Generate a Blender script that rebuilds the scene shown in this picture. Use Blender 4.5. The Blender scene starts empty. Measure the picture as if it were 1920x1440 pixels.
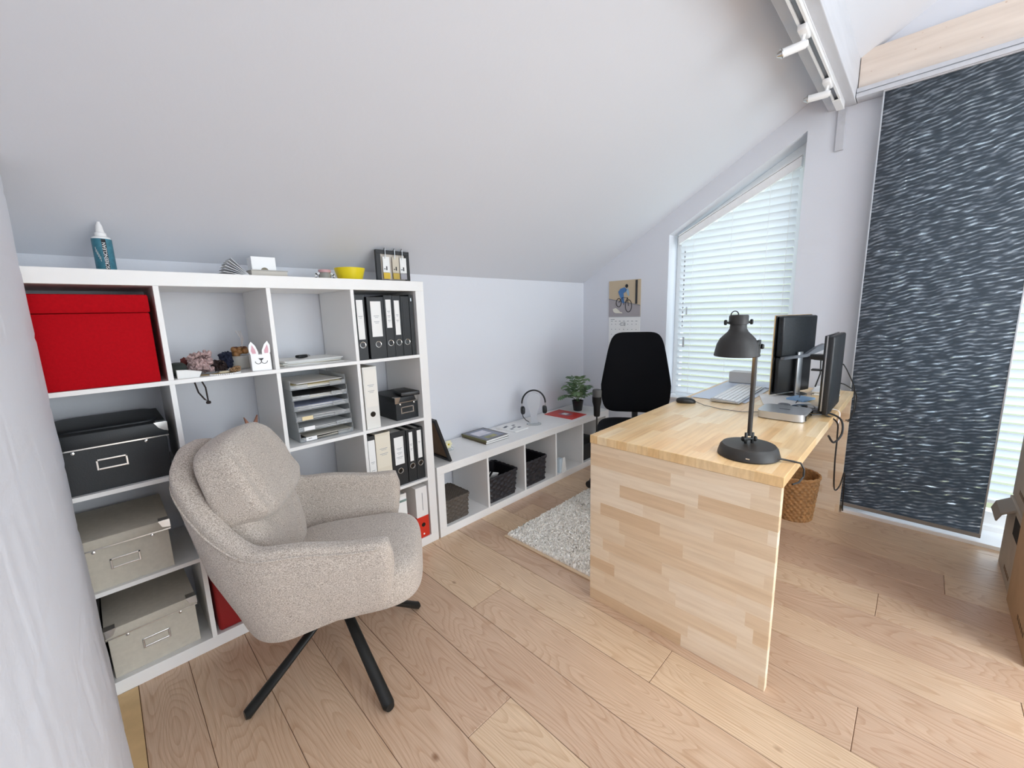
import bpy, bmesh, math, random
from mathutils import Vector, Matrix, Euler, noise as mnoise
random.seed(7)
PI = math.pi
scene = bpy.context.scene
COL = scene.collection

# ------------------------------------------------------------------ camera
CAM = (-1.2663, -2.3057, 1.3107); YAW, PITCH, ROLL, FPX = .7855, -.1709, -.0286, 768.98
def cam_matrix():
    ca, sa, cb, sb = math.cos(YAW), math.sin(YAW), math.cos(PITCH), math.sin(PITCH)
    f = Vector((sa*cb, ca*cb, sb)); r = Vector((ca, -sa, 0)); u = r.cross(f)
    r2 = math.cos(ROLL)*r + math.sin(ROLL)*u; u2 = -math.sin(ROLL)*r + math.cos(ROLL)*u
    m = Matrix((r2, u2, -f)).transposed().to_4x4(); m.translation = Vector(CAM)
    return m
cd = bpy.data.cameras.new('camera'); cam = bpy.data.objects.new('camera', cd); COL.objects.link(cam)
cd.sensor_width = 36; cd.sensor_fit = 'HORIZONTAL'; cd.lens = FPX/1920*36; cd.clip_start = .02
cam.matrix_world = cam_matrix(); scene.camera = cam

# ------------------------------------------------------------------ view + world + lights
vs = scene.view_settings
vs.view_transform = 'Standard'; vs.look = 'None'; vs.gamma = 1; vs.use_curve_mapping = False
vs.exposure = 0.40
scene.cycles.use_denoising = True
scene.cycles.max_bounces = 10; scene.cycles.diffuse_bounces = 7; scene.cycles.transparent_max_bounces = 24
scene.cycles.sample_clamp_indirect = 6
scene.cycles.caustics_reflective = False; scene.cycles.caustics_refractive = False

w = bpy.data.worlds.new('daylight'); scene.world = w; w.use_nodes = True
nt = w.node_tree; nt.nodes.clear()
wo = nt.nodes.new('ShaderNodeOutputWorld'); bg = nt.nodes.new('ShaderNodeBackground')
tc = nt.nodes.new('ShaderNodeTexCoord'); sx = nt.nodes.new('ShaderNodeSeparateXYZ'); cr = nt.nodes.new('ShaderNodeValToRGB')
nt.links.new(tc.outputs['Generated'], sx.inputs[0]); nt.links.new(sx.outputs[2], cr.inputs[0])
e = cr.color_ramp.elements
e[0].position = 0.0; e[0].color = (.34, .40, .28, 1)
e[1].position = .5; e[1].color = (.80, .90, 1.0, 1)
x = e.new(.10); x.color = (.48, .58, .40, 1)
x = e.new(.22); x.color = (.85, .93, 1.0, 1)
nt.links.new(cr.outputs[0], bg.inputs[0]); bg.inputs[1].default_value = 1.6
nt.links.new(bg.outputs[0], wo.inputs[0])

def area(name, loc, rot, sx_, sy_, energy, col=(1, 1, 1)):
    l = bpy.data.lights.new(name, 'AREA'); l.shape = 'RECTANGLE'; l.size = sx_; l.size_y = sy_
    l.energy = energy; l.color = col
    o = bpy.data.objects.new(name, l); o.location = loc; o.rotation_euler = rot; COL.objects.link(o)
    return o
# daylight at the openings; the rear and roof lamps are unseen, added fill
area('daylight_gable_window', (2.50, -1.25, 1.5), (0, PI/2, 0), 2.0, 1.5, 7.2, (.70, .85, 1))
area('daylight_glass_door', (2.62, -3.35, 1.25), (0, PI/2+.0, 0), 2.4, 2.6, 27, (.50, .73, 1))
area('added_daylight_rear', (.3, -6.7, 1.3), (PI/2+.15, 0, 0), 3.2, 2.6, 145, (.85, .92, 1))  # added fill from behind the camera, no window known there
area('added_daylight_roof', (-.25, -5.1, 3.9), (-math.radians(30), 0, 0), 1.5, 1.6, 165, (.88, .94, 1))  # added fill above the rear slope, roof window is invented

# ------------------------------------------------------------------ colour + materials
def lin(c):
    return tuple(((v/255)/12.92 if v/255 <= .04045 else ((v/255+.055)/1.055)**2.4) for v in c) + (1,)
def shade(c, k): return tuple(min(1, v*k) for v in c[:3]) + (1,)
MATS = {}
def mat(name, rgb, rough=.5, metal=0.0, var=0.0, vscale=20, bump=0.0, bscale=200, spec=.5, stretch=None, trans=0.0, coat=0.0, sheen=0.0):
    if name in MATS: return MATS[name]
    m = bpy.data.materials.new(name); m.use_nodes = True; n = m.node_tree.nodes; l = m.node_tree.links
    b = n['Principled BSDF']; c = lin(rgb)
    b.inputs['Base Color'].default_value = c; b.inputs['Roughness'].default_value = rough
    b.inputs['Metallic'].default_value = metal; b.inputs['Specular IOR Level'].default_value = spec
    b.inputs['Transmission Weight'].default_value = trans; b.inputs['Coat Weight'].default_value = coat
    b.inputs['Sheen Weight'].default_value = sheen
    t = n.new('ShaderNodeTexCoord'); mp = n.new('ShaderNodeMapping'); l.new(t.outputs['Object'], mp.inputs[0])
    if stretch: mp.inputs['Scale'].default_value = stretch
    if var > 0:
        nz = n.new('ShaderNodeTexNoise'); nz.inputs['Scale'].default_value = vscale; nz.inputs['Detail'].default_value = 4
        l.new(mp.outputs[0], nz.inputs[0])
        r = n.new('ShaderNodeValToRGB'); r.color_ramp.elements[0].position = .3; r.color_ramp.elements[1].position = .7
        r.color_ramp.elements[0].color = shade(c, 1-var); r.color_ramp.elements[1].color = shade(c, 1+var)
        l.new(nz.outputs[0], r.inputs[0]); l.new(r.outputs[0], b.inputs['Base Color'])
    if bump > 0:
        nz2 = n.new('ShaderNodeTexNoise'); nz2.inputs['Scale'].default_value = bscale; nz2.inputs['Detail'].default_value = 3
        l.new(mp.outputs[0], nz2.inputs[0]); bp = n.new('ShaderNodeBump'); bp.inputs['Strength'].default_value = bump
        bp.inputs['Distance'].default_value = .002
        l.new(nz2.outputs[0], bp.inputs['Height']); l.new(bp.outputs[0], b.inputs['Normal'])
    MATS[name] = m
    return m

def math_node(n, l, op, a, b=None, c=None):
    q = n.new('ShaderNodeMath'); q.operation = op
    for i, v in enumerate((a, b, c)):
        if v is None: continue
        if isinstance(v, (int, float)): q.inputs[i].default_value = v
        else: l.new(v, q.inputs[i])
    return q.outputs[0]

def stave_wood(name, u, v, row_h, length, ramp, rough=.45, contrast=.10, coat=.15):
    """edge-glued board: staves running along object axis u, stacked along axis v"""
    m = bpy.data.materials.new(name); m.use_nodes = True; n = m.node_tree.nodes; l = m.node_tree.links
    b = n['Principled BSDF']; b.inputs['Roughness'].default_value = rough; b.inputs['Coat Weight'].default_value = coat
    b.inputs['Coat Roughness'].default_value = .3
    t = n.new('ShaderNodeTexCoord'); s = n.new('ShaderNodeSeparateXYZ'); l.new(t.outputs['Object'], s.inputs[0])
    U, V = s.outputs[u], s.outputs[v]
    row = math_node(n, l, 'FLOOR', math_node(n, l, 'DIVIDE', V, row_h))
    wn = n.new('ShaderNodeTexWhiteNoise'); wn.noise_dimensions = '1D'; l.new(row, wn.inputs['W'])
    colv = math_node(n, l, 'FLOOR', math_node(n, l, 'ADD', math_node(n, l, 'DIVIDE', U, length), math_node(n, l, 'MULTIPLY', wn.outputs['Value'], 9.0)))
    cx = n.new('ShaderNodeCombineXYZ'); l.new(row, cx.inputs[0]); l.new(colv, cx.inputs[1])
    w2 = n.new('ShaderNodeTexWhiteNoise'); w2.noise_dimensions = '2D'; l.new(cx.outputs[0], w2.inputs['Vector'])
    r = n.new('ShaderNodeValToRGB'); l.new(w2.outputs['Value'], r.inputs[0])
    els = r.color_ramp.elements
    while len(els) < len(ramp): els.new(.5)
    for i, (p, c) in enumerate(ramp): els[i].position = p; els[i].color = lin(c)
    gx = n.new('ShaderNodeCombineXYZ')
    l.new(math_node(n, l, 'ADD', math_node(n, l, 'MULTIPLY', U, 5.0), math_node(n, l, 'MULTIPLY', w2.outputs['Value'], 31.0)), gx.inputs[0])
    l.new(math_node(n, l, 'MULTIPLY', V, 70.0), gx.inputs[1]); l.new(math_node(n, l, 'MULTIPLY', s.outputs[3-u-v], 20.0), gx.inputs[2])
    nz = n.new('ShaderNodeTexNoise'); nz.inputs['Scale'].default_value = 1.0; nz.inputs['Detail'].default_value = 5; l.new(gx.outputs[0], nz.inputs[0])
    mx = n.new('ShaderNodeMixRGB'); mx.blend_type = 'MULTIPLY'; mx.inputs[0].default_value = 1
    r2 = n.new('ShaderNodeValToRGB'); r2.color_ramp.elements[0].position = .3; r2.color_ramp.elements[0].color = (1-contrast*1.5, 1-contrast*1.9, 1-contrast*2.4, 1)
    r2.color_ramp.elements[1].position = .62; r2.color_ramp.elements[1].color = (1, 1, 1, 1)
    l.new(nz.outputs[0], r2.inputs[0]); l.new(r.outputs[0], mx.inputs[1]); l.new(r2.outputs[0], mx.inputs[2])
    # dark mineral streaks
    sx2 = n.new('ShaderNodeCombineXYZ'); l.new(math_node(n, l, 'MULTIPLY', U, 5.0), sx2.inputs[0]); l.new(math_node(n, l, 'MULTIPLY', V, 42.0), sx2.inputs[1])
    n3 = n.new('ShaderNodeTexNoise'); n3.inputs['Scale'].default_value = 1; n3.inputs['Detail'].default_value = 2; l.new(sx2.outputs[0], n3.inputs[0])
    r3 = n.new('ShaderNodeValToRGB'); r3.color_ramp.elements[0].position = .74; r3.color_ramp.elements[0].color = (1, 1, 1, 1)
    r3.color_ramp.elements[1].position = .80; r3.color_ramp.elements[1].color = (.45, .33, .22, 1)
    l.new(n3.outputs[0], r3.inputs[0]); m2 = n.new('ShaderNodeMixRGB'); m2.blend_type = 'MULTIPLY'; m2.inputs[0].default_value = 1
    l.new(mx.outputs[0], m2.inputs[1]); l.new(r3.outputs[0], m2.inputs[2]); l.new(m2.outputs[0], b.inputs['Base Color'])
    MATS[name] = m
    return m

BIRCH = [(0, (226, 198, 162)), (.15, (233, 208, 174)), (.45, (238, 217, 187)), (.75, (243, 225, 198)), (1, (246, 231, 208))]
stave_wood('birch_side', 1, 2, .054, .27, BIRCH, contrast=.08)
stave_wood('birch_top', 0, 1, .046, .30, [(0, (228, 186, 128)), (.2, (236, 198, 142)), (.5, (241, 208, 156)), (.8, (245, 217, 170)), (1, (247, 224, 184))], rough=.32, coat=.3)  # yellower than the side ramp; the warm desk glow is tinted in

def floor_material():
    m = bpy.data.materials.new('larch_planks'); m.use_nodes = True; n = m.node_tree.nodes; l = m.node_tree.links
    b = n['Principled BSDF']; b.inputs['Roughness'].default_value = .34; b.inputs['Specular IOR Level'].default_value = .6
    t = n.new('ShaderNodeTexCoord'); s = n.new('ShaderNodeSeparateXYZ'); l.new(t.outputs['Object'], s.inputs[0])
    a = n.new('ShaderNodeAttribute'); a.attribute_name = 'tone'
    tone = a.outputs['Fac']
    off = math_node(n, l, 'MULTIPLY', tone, 57.0)
    c = n.new('ShaderNodeCombineXYZ'); l.new(math_node(n, l, 'ADD', math_node(n, l, 'MULTIPLY', s.outputs[0], 6.0), off), c.inputs[0])
    l.new(math_node(n, l, 'ADD', math_node(n, l, 'MULTIPLY', s.outputs[1], 1.15), off), c.inputs[1])
    nz = n.new('ShaderNodeTexNoise'); nz.inputs['Scale'].default_value = 1.0; nz.inputs['Detail'].default_value = 1.5; nz.inputs['Roughness'].default_value = .45
    l.new(c.outputs[0], nz.inputs[0])
    rings = math_node(n, l, 'FRACT', math_node(n, l, 'MULTIPLY', nz.outputs[0], 34.0))
    rr = n.new('ShaderNodeValToRGB'); e = rr.color_ramp.elements
    e[0].position = 0; e[0].color = (1, 1, 1, 1); e[1].position = 1; e[1].color = (.92, .88, .84, 1)
    x = e.new(.55); x.color = (.99, .98, .97, 1); x = e.new(.93); x.color = (.86, .79, .73, 1)
    l.new(rings, rr.inputs[0])
    # fine fibre
    c2 = n.new('ShaderNodeCombineXYZ'); l.new(math_node(n, l, 'MULTIPLY', s.outputs[0], 260.0), c2.inputs[0]); l.new(math_node(n, l, 'ADD', math_node(n, l, 'MULTIPLY', s.outputs[1], 7.0), off), c2.inputs[1])
    n2 = n.new('ShaderNodeTexNoise'); n2.inputs['Scale'].default_value = 1; n2.inputs['Detail'].default_value = 4; l.new(c2.outputs[0], n2.inputs[0])
    r2 = n.new('ShaderNodeValToRGB'); r2.color_ramp.elements[0].position = .3; r2.color_ramp.elements[0].color = (.86, .82, .78, 1); r2.color_ramp.elements[1].position = .65; r2.color_ramp.elements[1].color = (1.04, 1.04, 1.04, 1)
    l.new(n2.outputs[0], r2.inputs[0])
    # blotchy oil finish
    n4 = n.new('ShaderNodeTexNoise'); n4.inputs['Scale'].default_value = 3.2; n4.inputs['Detail'].default_value = 3; l.new(t.outputs['Object'], n4.inputs[0])
    r4 = n.new('ShaderNodeValToRGB'); r4.color_ramp.elements[0].position = .3; r4.color_ramp.elements[0].color = (.93, .9, .88, 1); r4.color_ramp.elements[1].position = .7; r4.color_ramp.elements[1].color = (1.05, 1.05, 1.05, 1)
    l.new(n4.outputs[0], r4.inputs[0])
    base = n.new('ShaderNodeValToRGB'); e = base.color_ramp.elements
    e[0].position = 0; e[0].color = lin((203, 174, 149)); e[1].position = 1; e[1].color = lin((224, 199, 168))
    x = e.new(.35); x.color = lin((209, 181, 155)); x = e.new(.7); x.color = lin((216, 190, 161))
    l.new(math_node(n, l, 'FRACT', math_node(n, l, 'MULTIPLY', tone, 7.31)), base.inputs[0])
    # knots
    vo = n.new('ShaderNodeTexVoronoi'); vo.inputs['Scale'].default_value = 1.0
    c5 = n.new('ShaderNodeCombineXYZ'); l.new(math_node(n, l, 'MULTIPLY', s.outputs[0], 5.0), c5.inputs[0]); l.new(math_node(n, l, 'MULTIPLY', s.outputs[1], 3.1), c5.inputs[1])
    l.new(c5.outputs[0], vo.inputs['Vector'])
    rk = n.new('ShaderNodeValToRGB'); e = rk.color_ramp.elements; e[0].position = .022; e[0].color = (.42, .30, .22, 1); e[1].position = .065; e[1].color = (1, 1, 1, 1)
    l.new(vo.outputs['Distance'], rk.inputs[0])
    cur = base.outputs[0]
    for q in (rr.outputs[0], r2.outputs[0], r4.outputs[0], rk.outputs[0]):
        mx = n.new('ShaderNodeMixRGB'); mx.blend_type = 'MULTIPLY'; mx.inputs[0].default_value = 1; l.new(cur, mx.inputs[1]); l.new(q, mx.inputs[2]); cur = mx.outputs[0]
    l.new(cur, b.inputs['Base Color'])
    bp = n.new('ShaderNodeBump'); bp.inputs['Strength'].default_value = .12; bp.inputs['Distance'].default_value = .002
    l.new(n2.outputs[0], bp.inputs['Height']); l.new(bp.outputs[0], b.inputs['Normal'])
    return m

def pine_material():
    m = bpy.data.materials.new('whitewashed_pine'); m.use_nodes = True; n = m.node_tree.nodes; l = m.node_tree.links
    b = n['Principled BSDF']; b.inputs['Roughness'].default_value = .55
    t = n.new('ShaderNodeTexCoord'); mp = n.new('ShaderNodeMapping'); mp.inputs['Scale'].default_value = (1, 1.2, 14); l.new(t.outputs['Object'], mp.inputs[0])
    nz = n.new('ShaderNodeTexNoise'); nz.inputs['Scale'].default_value = 2.2; nz.inputs['Detail'].default_value = 5; l.new(mp.outputs[0], nz.inputs[0])
    r = n.new('ShaderNodeValToRGB'); e = r.color_ramp.elements; e[0].position = .25; e[0].color = lin((212, 196, 182)); e[1].position = .75; e[1].color = lin((232, 218, 205))
    l.new(nz.outputs[0], r.inputs[0])
    vo = n.new('ShaderNodeTexVoronoi'); mp2 = n.new('ShaderNodeMapping'); mp2.inputs['Scale'].default_value = (1, 3.2, 5.2); l.new(t.outputs['Object'], mp2.inputs[0]); l.new(mp2.outputs[0], vo.inputs['Vector'])
    rk = n.new('ShaderNodeValToRGB'); e = rk.color_ramp.elements; e[0].position = .02; e[0].color = (.72, .55, .45, 1); e[1].position = .09; e[1].color = (1, 1, 1, 1); l.new(vo.outputs['Distance'], rk.inputs[0])
    mx = n.new('ShaderNodeMixRGB'); mx.blend_type = 'MULTIPLY'; mx.inputs[0].default_value = 1; l.new(r.outputs[0], mx.inputs[1]); l.new(rk.outputs[0], mx.inputs[2]); l.new(mx.outputs[0], b.inputs['Base Color'])
    return m

def panel_fabric():
    """dark open-weave fabric: rippled horizontal strands, thin slits let daylight through"""
    m = bpy.data.materials.new('dark_woven_mesh'); m.use_nodes = True; n = m.node_tree.nodes; l = m.node_tree.links
    b = n['Principled BSDF']; b.inputs['Roughness'].default_value = .5
    t = n.new('ShaderNodeTexCoord'); mp = n.new('ShaderNodeMapping'); mp.vector_type = 'TEXTURE'; mp.inputs['Rotation'].default_value = (-math.radians(12), 0, 0)
    l.new(t.outputs['Object'], mp.inputs[0]); s = n.new('ShaderNodeSeparateXYZ'); l.new(mp.outputs[0], s.inputs[0])
    c = n.new('ShaderNodeCombineXYZ'); l.new(math_node(n, l, 'MULTIPLY', s.outputs[1], 17.0), c.inputs[1]); l.new(math_node(n, l, 'MULTIPLY', s.outputs[2], 75.0), c.inputs[2])
    nd = n.new('ShaderNodeTexNoise'); nd.inputs['Scale'].default_value = 1; nd.inputs['Detail'].default_value = 2; nd.inputs['Roughness'].default_value = .5
    l.new(c.outputs[0], nd.inputs[0])
    c1 = n.new('ShaderNodeCombineXYZ'); l.new(math_node(n, l, 'MULTIPLY', s.outputs[1], 7.0), c1.inputs[1]); l.new(math_node(n, l, 'MULTIPLY', s.outputs[2], 5.0), c1.inputs[2])
    nl = n.new('ShaderNodeTexNoise'); nl.inputs['Scale'].default_value = 1; nl.inputs['Detail'].default_value = 2; l.new(c1.outputs[0], nl.inputs[0])
    ph = math_node(n, l, 'ADD', math_node(n, l, 'MULTIPLY', s.outputs[2], 330.0), math_node(n, l, 'MULTIPLY', nl.outputs[0], 22.0))
    wv = math_node(n, l, 'MULTIPLY', math_node(n, l, 'SINE', ph), .10)
    nz_out = math_node(n, l, 'ADD', nd.outputs[0], wv)
    r = n.new('ShaderNodeValToRGB'); e = r.color_ramp.elements; e[0].position = .40; e[0].color = lin((16, 19, 24)); e[1].position = .68; e[1].color = lin((122, 128, 136))
    x = e.new(.52); x.color = lin((48, 53, 60)); l.new(nz_out, r.inputs[0]); l.new(r.outputs[0], b.inputs['Base Color'])
    tr = n.new('ShaderNodeBsdfTransparent'); tl = n.new('ShaderNodeBsdfTranslucent'); tl.inputs[0].default_value = lin((150, 165, 180))
    mr = n.new('ShaderNodeValToRGB'); e = mr.color_ramp.elements; e[0].position = .63; e[0].color = (0, 0, 0, 1); e[1].position = .78; e[1].color = (.6, .6, .6, 1)
    l.new(nz_out, mr.inputs[0])
    # a coarser weave variation opens and closes the slits
    m1 = n.new('ShaderNodeMixShader'); m1.inputs[0].default_value = .12; l.new(b.outputs[0], m1.inputs[1]); l.new(tl.outputs[0], m1.inputs[2])
    m2 = n.new('ShaderNodeMixShader'); l.new(mr.outputs[0], m2.inputs[0]); l.new(m1.outputs[0], m2.inputs[1]); l.new(tr.outputs[0], m2.inputs[2])
    bp = n.new('ShaderNodeBump'); bp.inputs['Strength'].default_value = .8; bp.inputs['Distance'].default_value = .006; l.new(nz_out, bp.inputs['Height']); l.new(bp.outputs[0], b.inputs['Normal'])
    l.new(m2.outputs[0], n['Material Output'].inputs[0])
    return m

def slat_material():
    m = bpy.data.materials.new('white_slat'); m.use_nodes = True; n = m.node_tree.nodes; l = m.node_tree.links
    b = n['Principled BSDF']; b.inputs['Base Color'].default_value = lin((236, 240, 242)); b.inputs['Roughness'].default_value = .35
    tl = n.new('ShaderNodeBsdfTranslucent'); tl.inputs[0].default_value = (.84, .88, .93, 1)
    m1 = n.new('ShaderNodeMixShader'); m1.inputs[0].default_value = .28; l.new(b.outputs[0], m1.inputs[1]); l.new(tl.outputs[0], m1.inputs[2]); l.new(m1.outputs[0], n['Material Output'].inputs[0])
    return m

def pane_material():
    m = bpy.data.materials.new('window_glass'); m.use_nodes = True; n = m.node_tree.nodes; l = m.node_tree.links
    tr = n.new('ShaderNodeBsdfTransparent'); gl = n.new('ShaderNodeBsdfGlossy'); gl.inputs['Roughness'].default_value = .02
    m1 = n.new('ShaderNodeMixShader'); m1.inputs[0].default_value = .06; l.new(tr.outputs[0], m1.inputs[1]); l.new(gl.outputs[0], m1.inputs[2]); l.new(m1.outputs[0], n['Material Output'].inputs[0])
    return m

def clear_plastic(name, tint, opac=.22):
    m = bpy.data.materials.new(name); m.use_nodes = True; n = m.node_tree.nodes; l = m.node_tree.links
    b = n['Principled BSDF']; b.inputs['Base Color'].default_value = tint; b.inputs['Roughness'].default_value = .12
    tr = n.new('ShaderNodeBsdfTransparent'); fr = n.new('ShaderNodeLayerWeight'); fr.inputs[0].default_value = .35
    f = math_node(n, l, 'ADD', math_node(n, l, 'MULTIPLY', fr.outputs['Facing'], .6), opac)
    m1 = n.new('ShaderNodeMixShader'); l.new(f, m1.inputs[0]); l.new(tr.outputs[0], m1.inputs[1]); l.new(b.outputs[0], m1.inputs[2]); l.new(m1.outputs[0], n['Material Output'].inputs[0])
    return m

def fabric_material():
    m = bpy.data.materials.new('oatmeal_fabric'); m.use_nodes = True; n = m.node_tree.nodes; l = m.node_tree.links
    b = n['Principled BSDF']; b.inputs['Roughness'].default_value = .95; b.inputs['Sheen Weight'].default_value = .3; b.inputs['Specular IOR Level'].default_value = .2
    t = n.new('ShaderNodeTexCoord'); mp = n.new('ShaderNodeMapping'); mp.inputs['Scale'].default_value = (1, 1, 1.7); l.new(t.outputs['Object'], mp.inputs[0])
    nz = n.new('ShaderNodeTexNoise'); nz.inputs['Scale'].default_value = 300; nz.inputs['Detail'].default_value = 3; nz.inputs['Roughness'].default_value = .6; l.new(mp.outputs[0], nz.inputs[0])
    r = n.new('ShaderNodeValToRGB'); e = r.color_ramp.elements; e[0].position = .36; e[0].color = lin((142, 131, 121)); e[1].position = .64; e[1].color = lin((212, 202, 191))
    x = e.new(.5); x.color = lin((184, 173, 162)); l.new(nz.outputs[0], r.inputs[0]); l.new(r.outputs[0], b.inputs['Base Color'])
    bp = n.new('ShaderNodeBump'); bp.inputs['Strength'].default_value = .5; bp.inputs['Distance'].default_value = .002; l.new(nz.outputs[0], bp.inputs['Height']); l.new(bp.outputs[0], b.inputs['Normal'])
    return m

WALL = mat('white_plaster', (220, 222, 228), .9, bump=.25, bscale=60, spec=.2)
CEIL = mat('ceiling_plaster', (216, 218, 224), .92, bump=.2, bscale=45, spec=.2)
def rough_wall():
    m = mat('painted_masonry', (226, 229, 236), .85, bump=.35, bscale=90, spec=.25)
    return m
ROUGHWALL = rough_wall()
FLOOR = floor_material(); PINE = pine_material(); PANELF = panel_fabric(); SLAT = slat_material(); PANE = pane_material()
FAB = fabric_material()
GLASSY = clear_plastic('clear_acrylic', (.75, .8, .82, 1), .14)
TRAYM = clear_plastic('smoky_clear_plastic', (.55, .58, .6, 1), .30)
WHITE = mat('white_laminate', (236, 235, 233), .35)
WGLOSS = mat('white_gloss', (242, 242, 242), .2)
WPAINT = mat('white_paint', (198, 199, 204), .5, var=.05, vscale=6, stretch=(.5, 4, 4))
SUBFL = mat('floor_gap', (88, 62, 42), .9)
BLK = mat('black_plastic', (24, 25, 27), .4)
BLKG = mat('black_gloss', (10, 11, 13), .12, coat=.3)
BLKM = mat('black_metal', (20, 21, 20), .42, spec=.4)
CHBLK = mat('black_chair_fabric', (9, 10, 14), .85, spec=.15)
LAMPM = mat('charcoal_lamp_metal', (50, 49, 48), .45, metal=.2)
BLKBOX = mat('black_fibreboard', (22, 26, 30), .5, bump=.2, bscale=300)
RED = mat('red_felt', (176, 8, 22), .9, var=.08, vscale=120, bump=.4, bscale=400, spec=.15)
DRED = mat('dark_red_card', (142, 20, 20), .6)
BEIGE = mat('beige_linen_card', (196, 189, 175), .8, var=.05, vscale=60, bump=.15, bscale=500)
CHROME = mat('chrome', (210, 210, 208), .2, metal=1)
STEEL = mat('brushed_steel', (180, 182, 184), .35, metal=1)
ALU = mat('aluminium', (200, 203, 206), .35, metal=.85)
PAPER = mat('white_paper', (238, 238, 236), .8)
PAPER2 = mat('ivory_paper', (226, 220, 206), .8)
INK = mat('grey_print', (120, 124, 130), .8)
FINT = mat('faint_print', (160, 163, 168), .8)
DINK = mat('dark_print', (40, 42, 46), .8)
BINB = mat('binder_black', (27, 30, 33), .45, bump=.1, bscale=400)
BINW = mat('binder_white', (226, 224, 218), .45)
BINI = mat('binder_ivory', (222, 214, 196), .5)
BINR = mat('binder_red', (206, 44, 22), .45)
YELL = mat('yellow_glaze', (226, 204, 22), .3)
BROWN = mat('brown_hardboard', (112, 88, 66), .75, var=.08)
WOODL = mat('pale_wood', (214, 180, 130), .5, var=.06)
PINK = mat('pink_paint', (228, 178, 190), .6)
TEAL = mat('teal_label', (58, 118, 136), .4, var=.25, vscale=60)
GREEN = mat('leaf_green', (84, 112, 76), .5, var=.25, vscale=40)
GREEN2 = mat('leaf_green_light', (118, 146, 104), .5, var=.2, vscale=40)
SOIL = mat('dark_soil', (40, 30, 24), .95)
BASKB = mat('black_wicker', (38, 36, 40), .4, var=.25, vscale=90)
BASKG = mat('grey_brown_wicker', (84, 76, 68), .7, var=.3, vscale=90)
BASKN = mat('natural_rattan', (170, 128, 82), .65, var=.35, vscale=60)
BASKD = mat('dark_rattan', (96, 66, 42), .7, var=.3, vscale=60)
RUGM = mat('cream_pile', (250, 246, 238), .95, var=.06, vscale=60, bump=.8, bscale=240, spec=.1)
RUGE = mat('rug_binding', (222, 196, 164), .8)
CARD = mat('cardboard', (190, 160, 126), .8, var=.06, vscale=12)
CARDG = mat('cardboard_outer', (186, 176, 162), .8, var=.08, vscale=10)
TAPE = mat('packing_tape', (176, 170, 158), .35)

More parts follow.
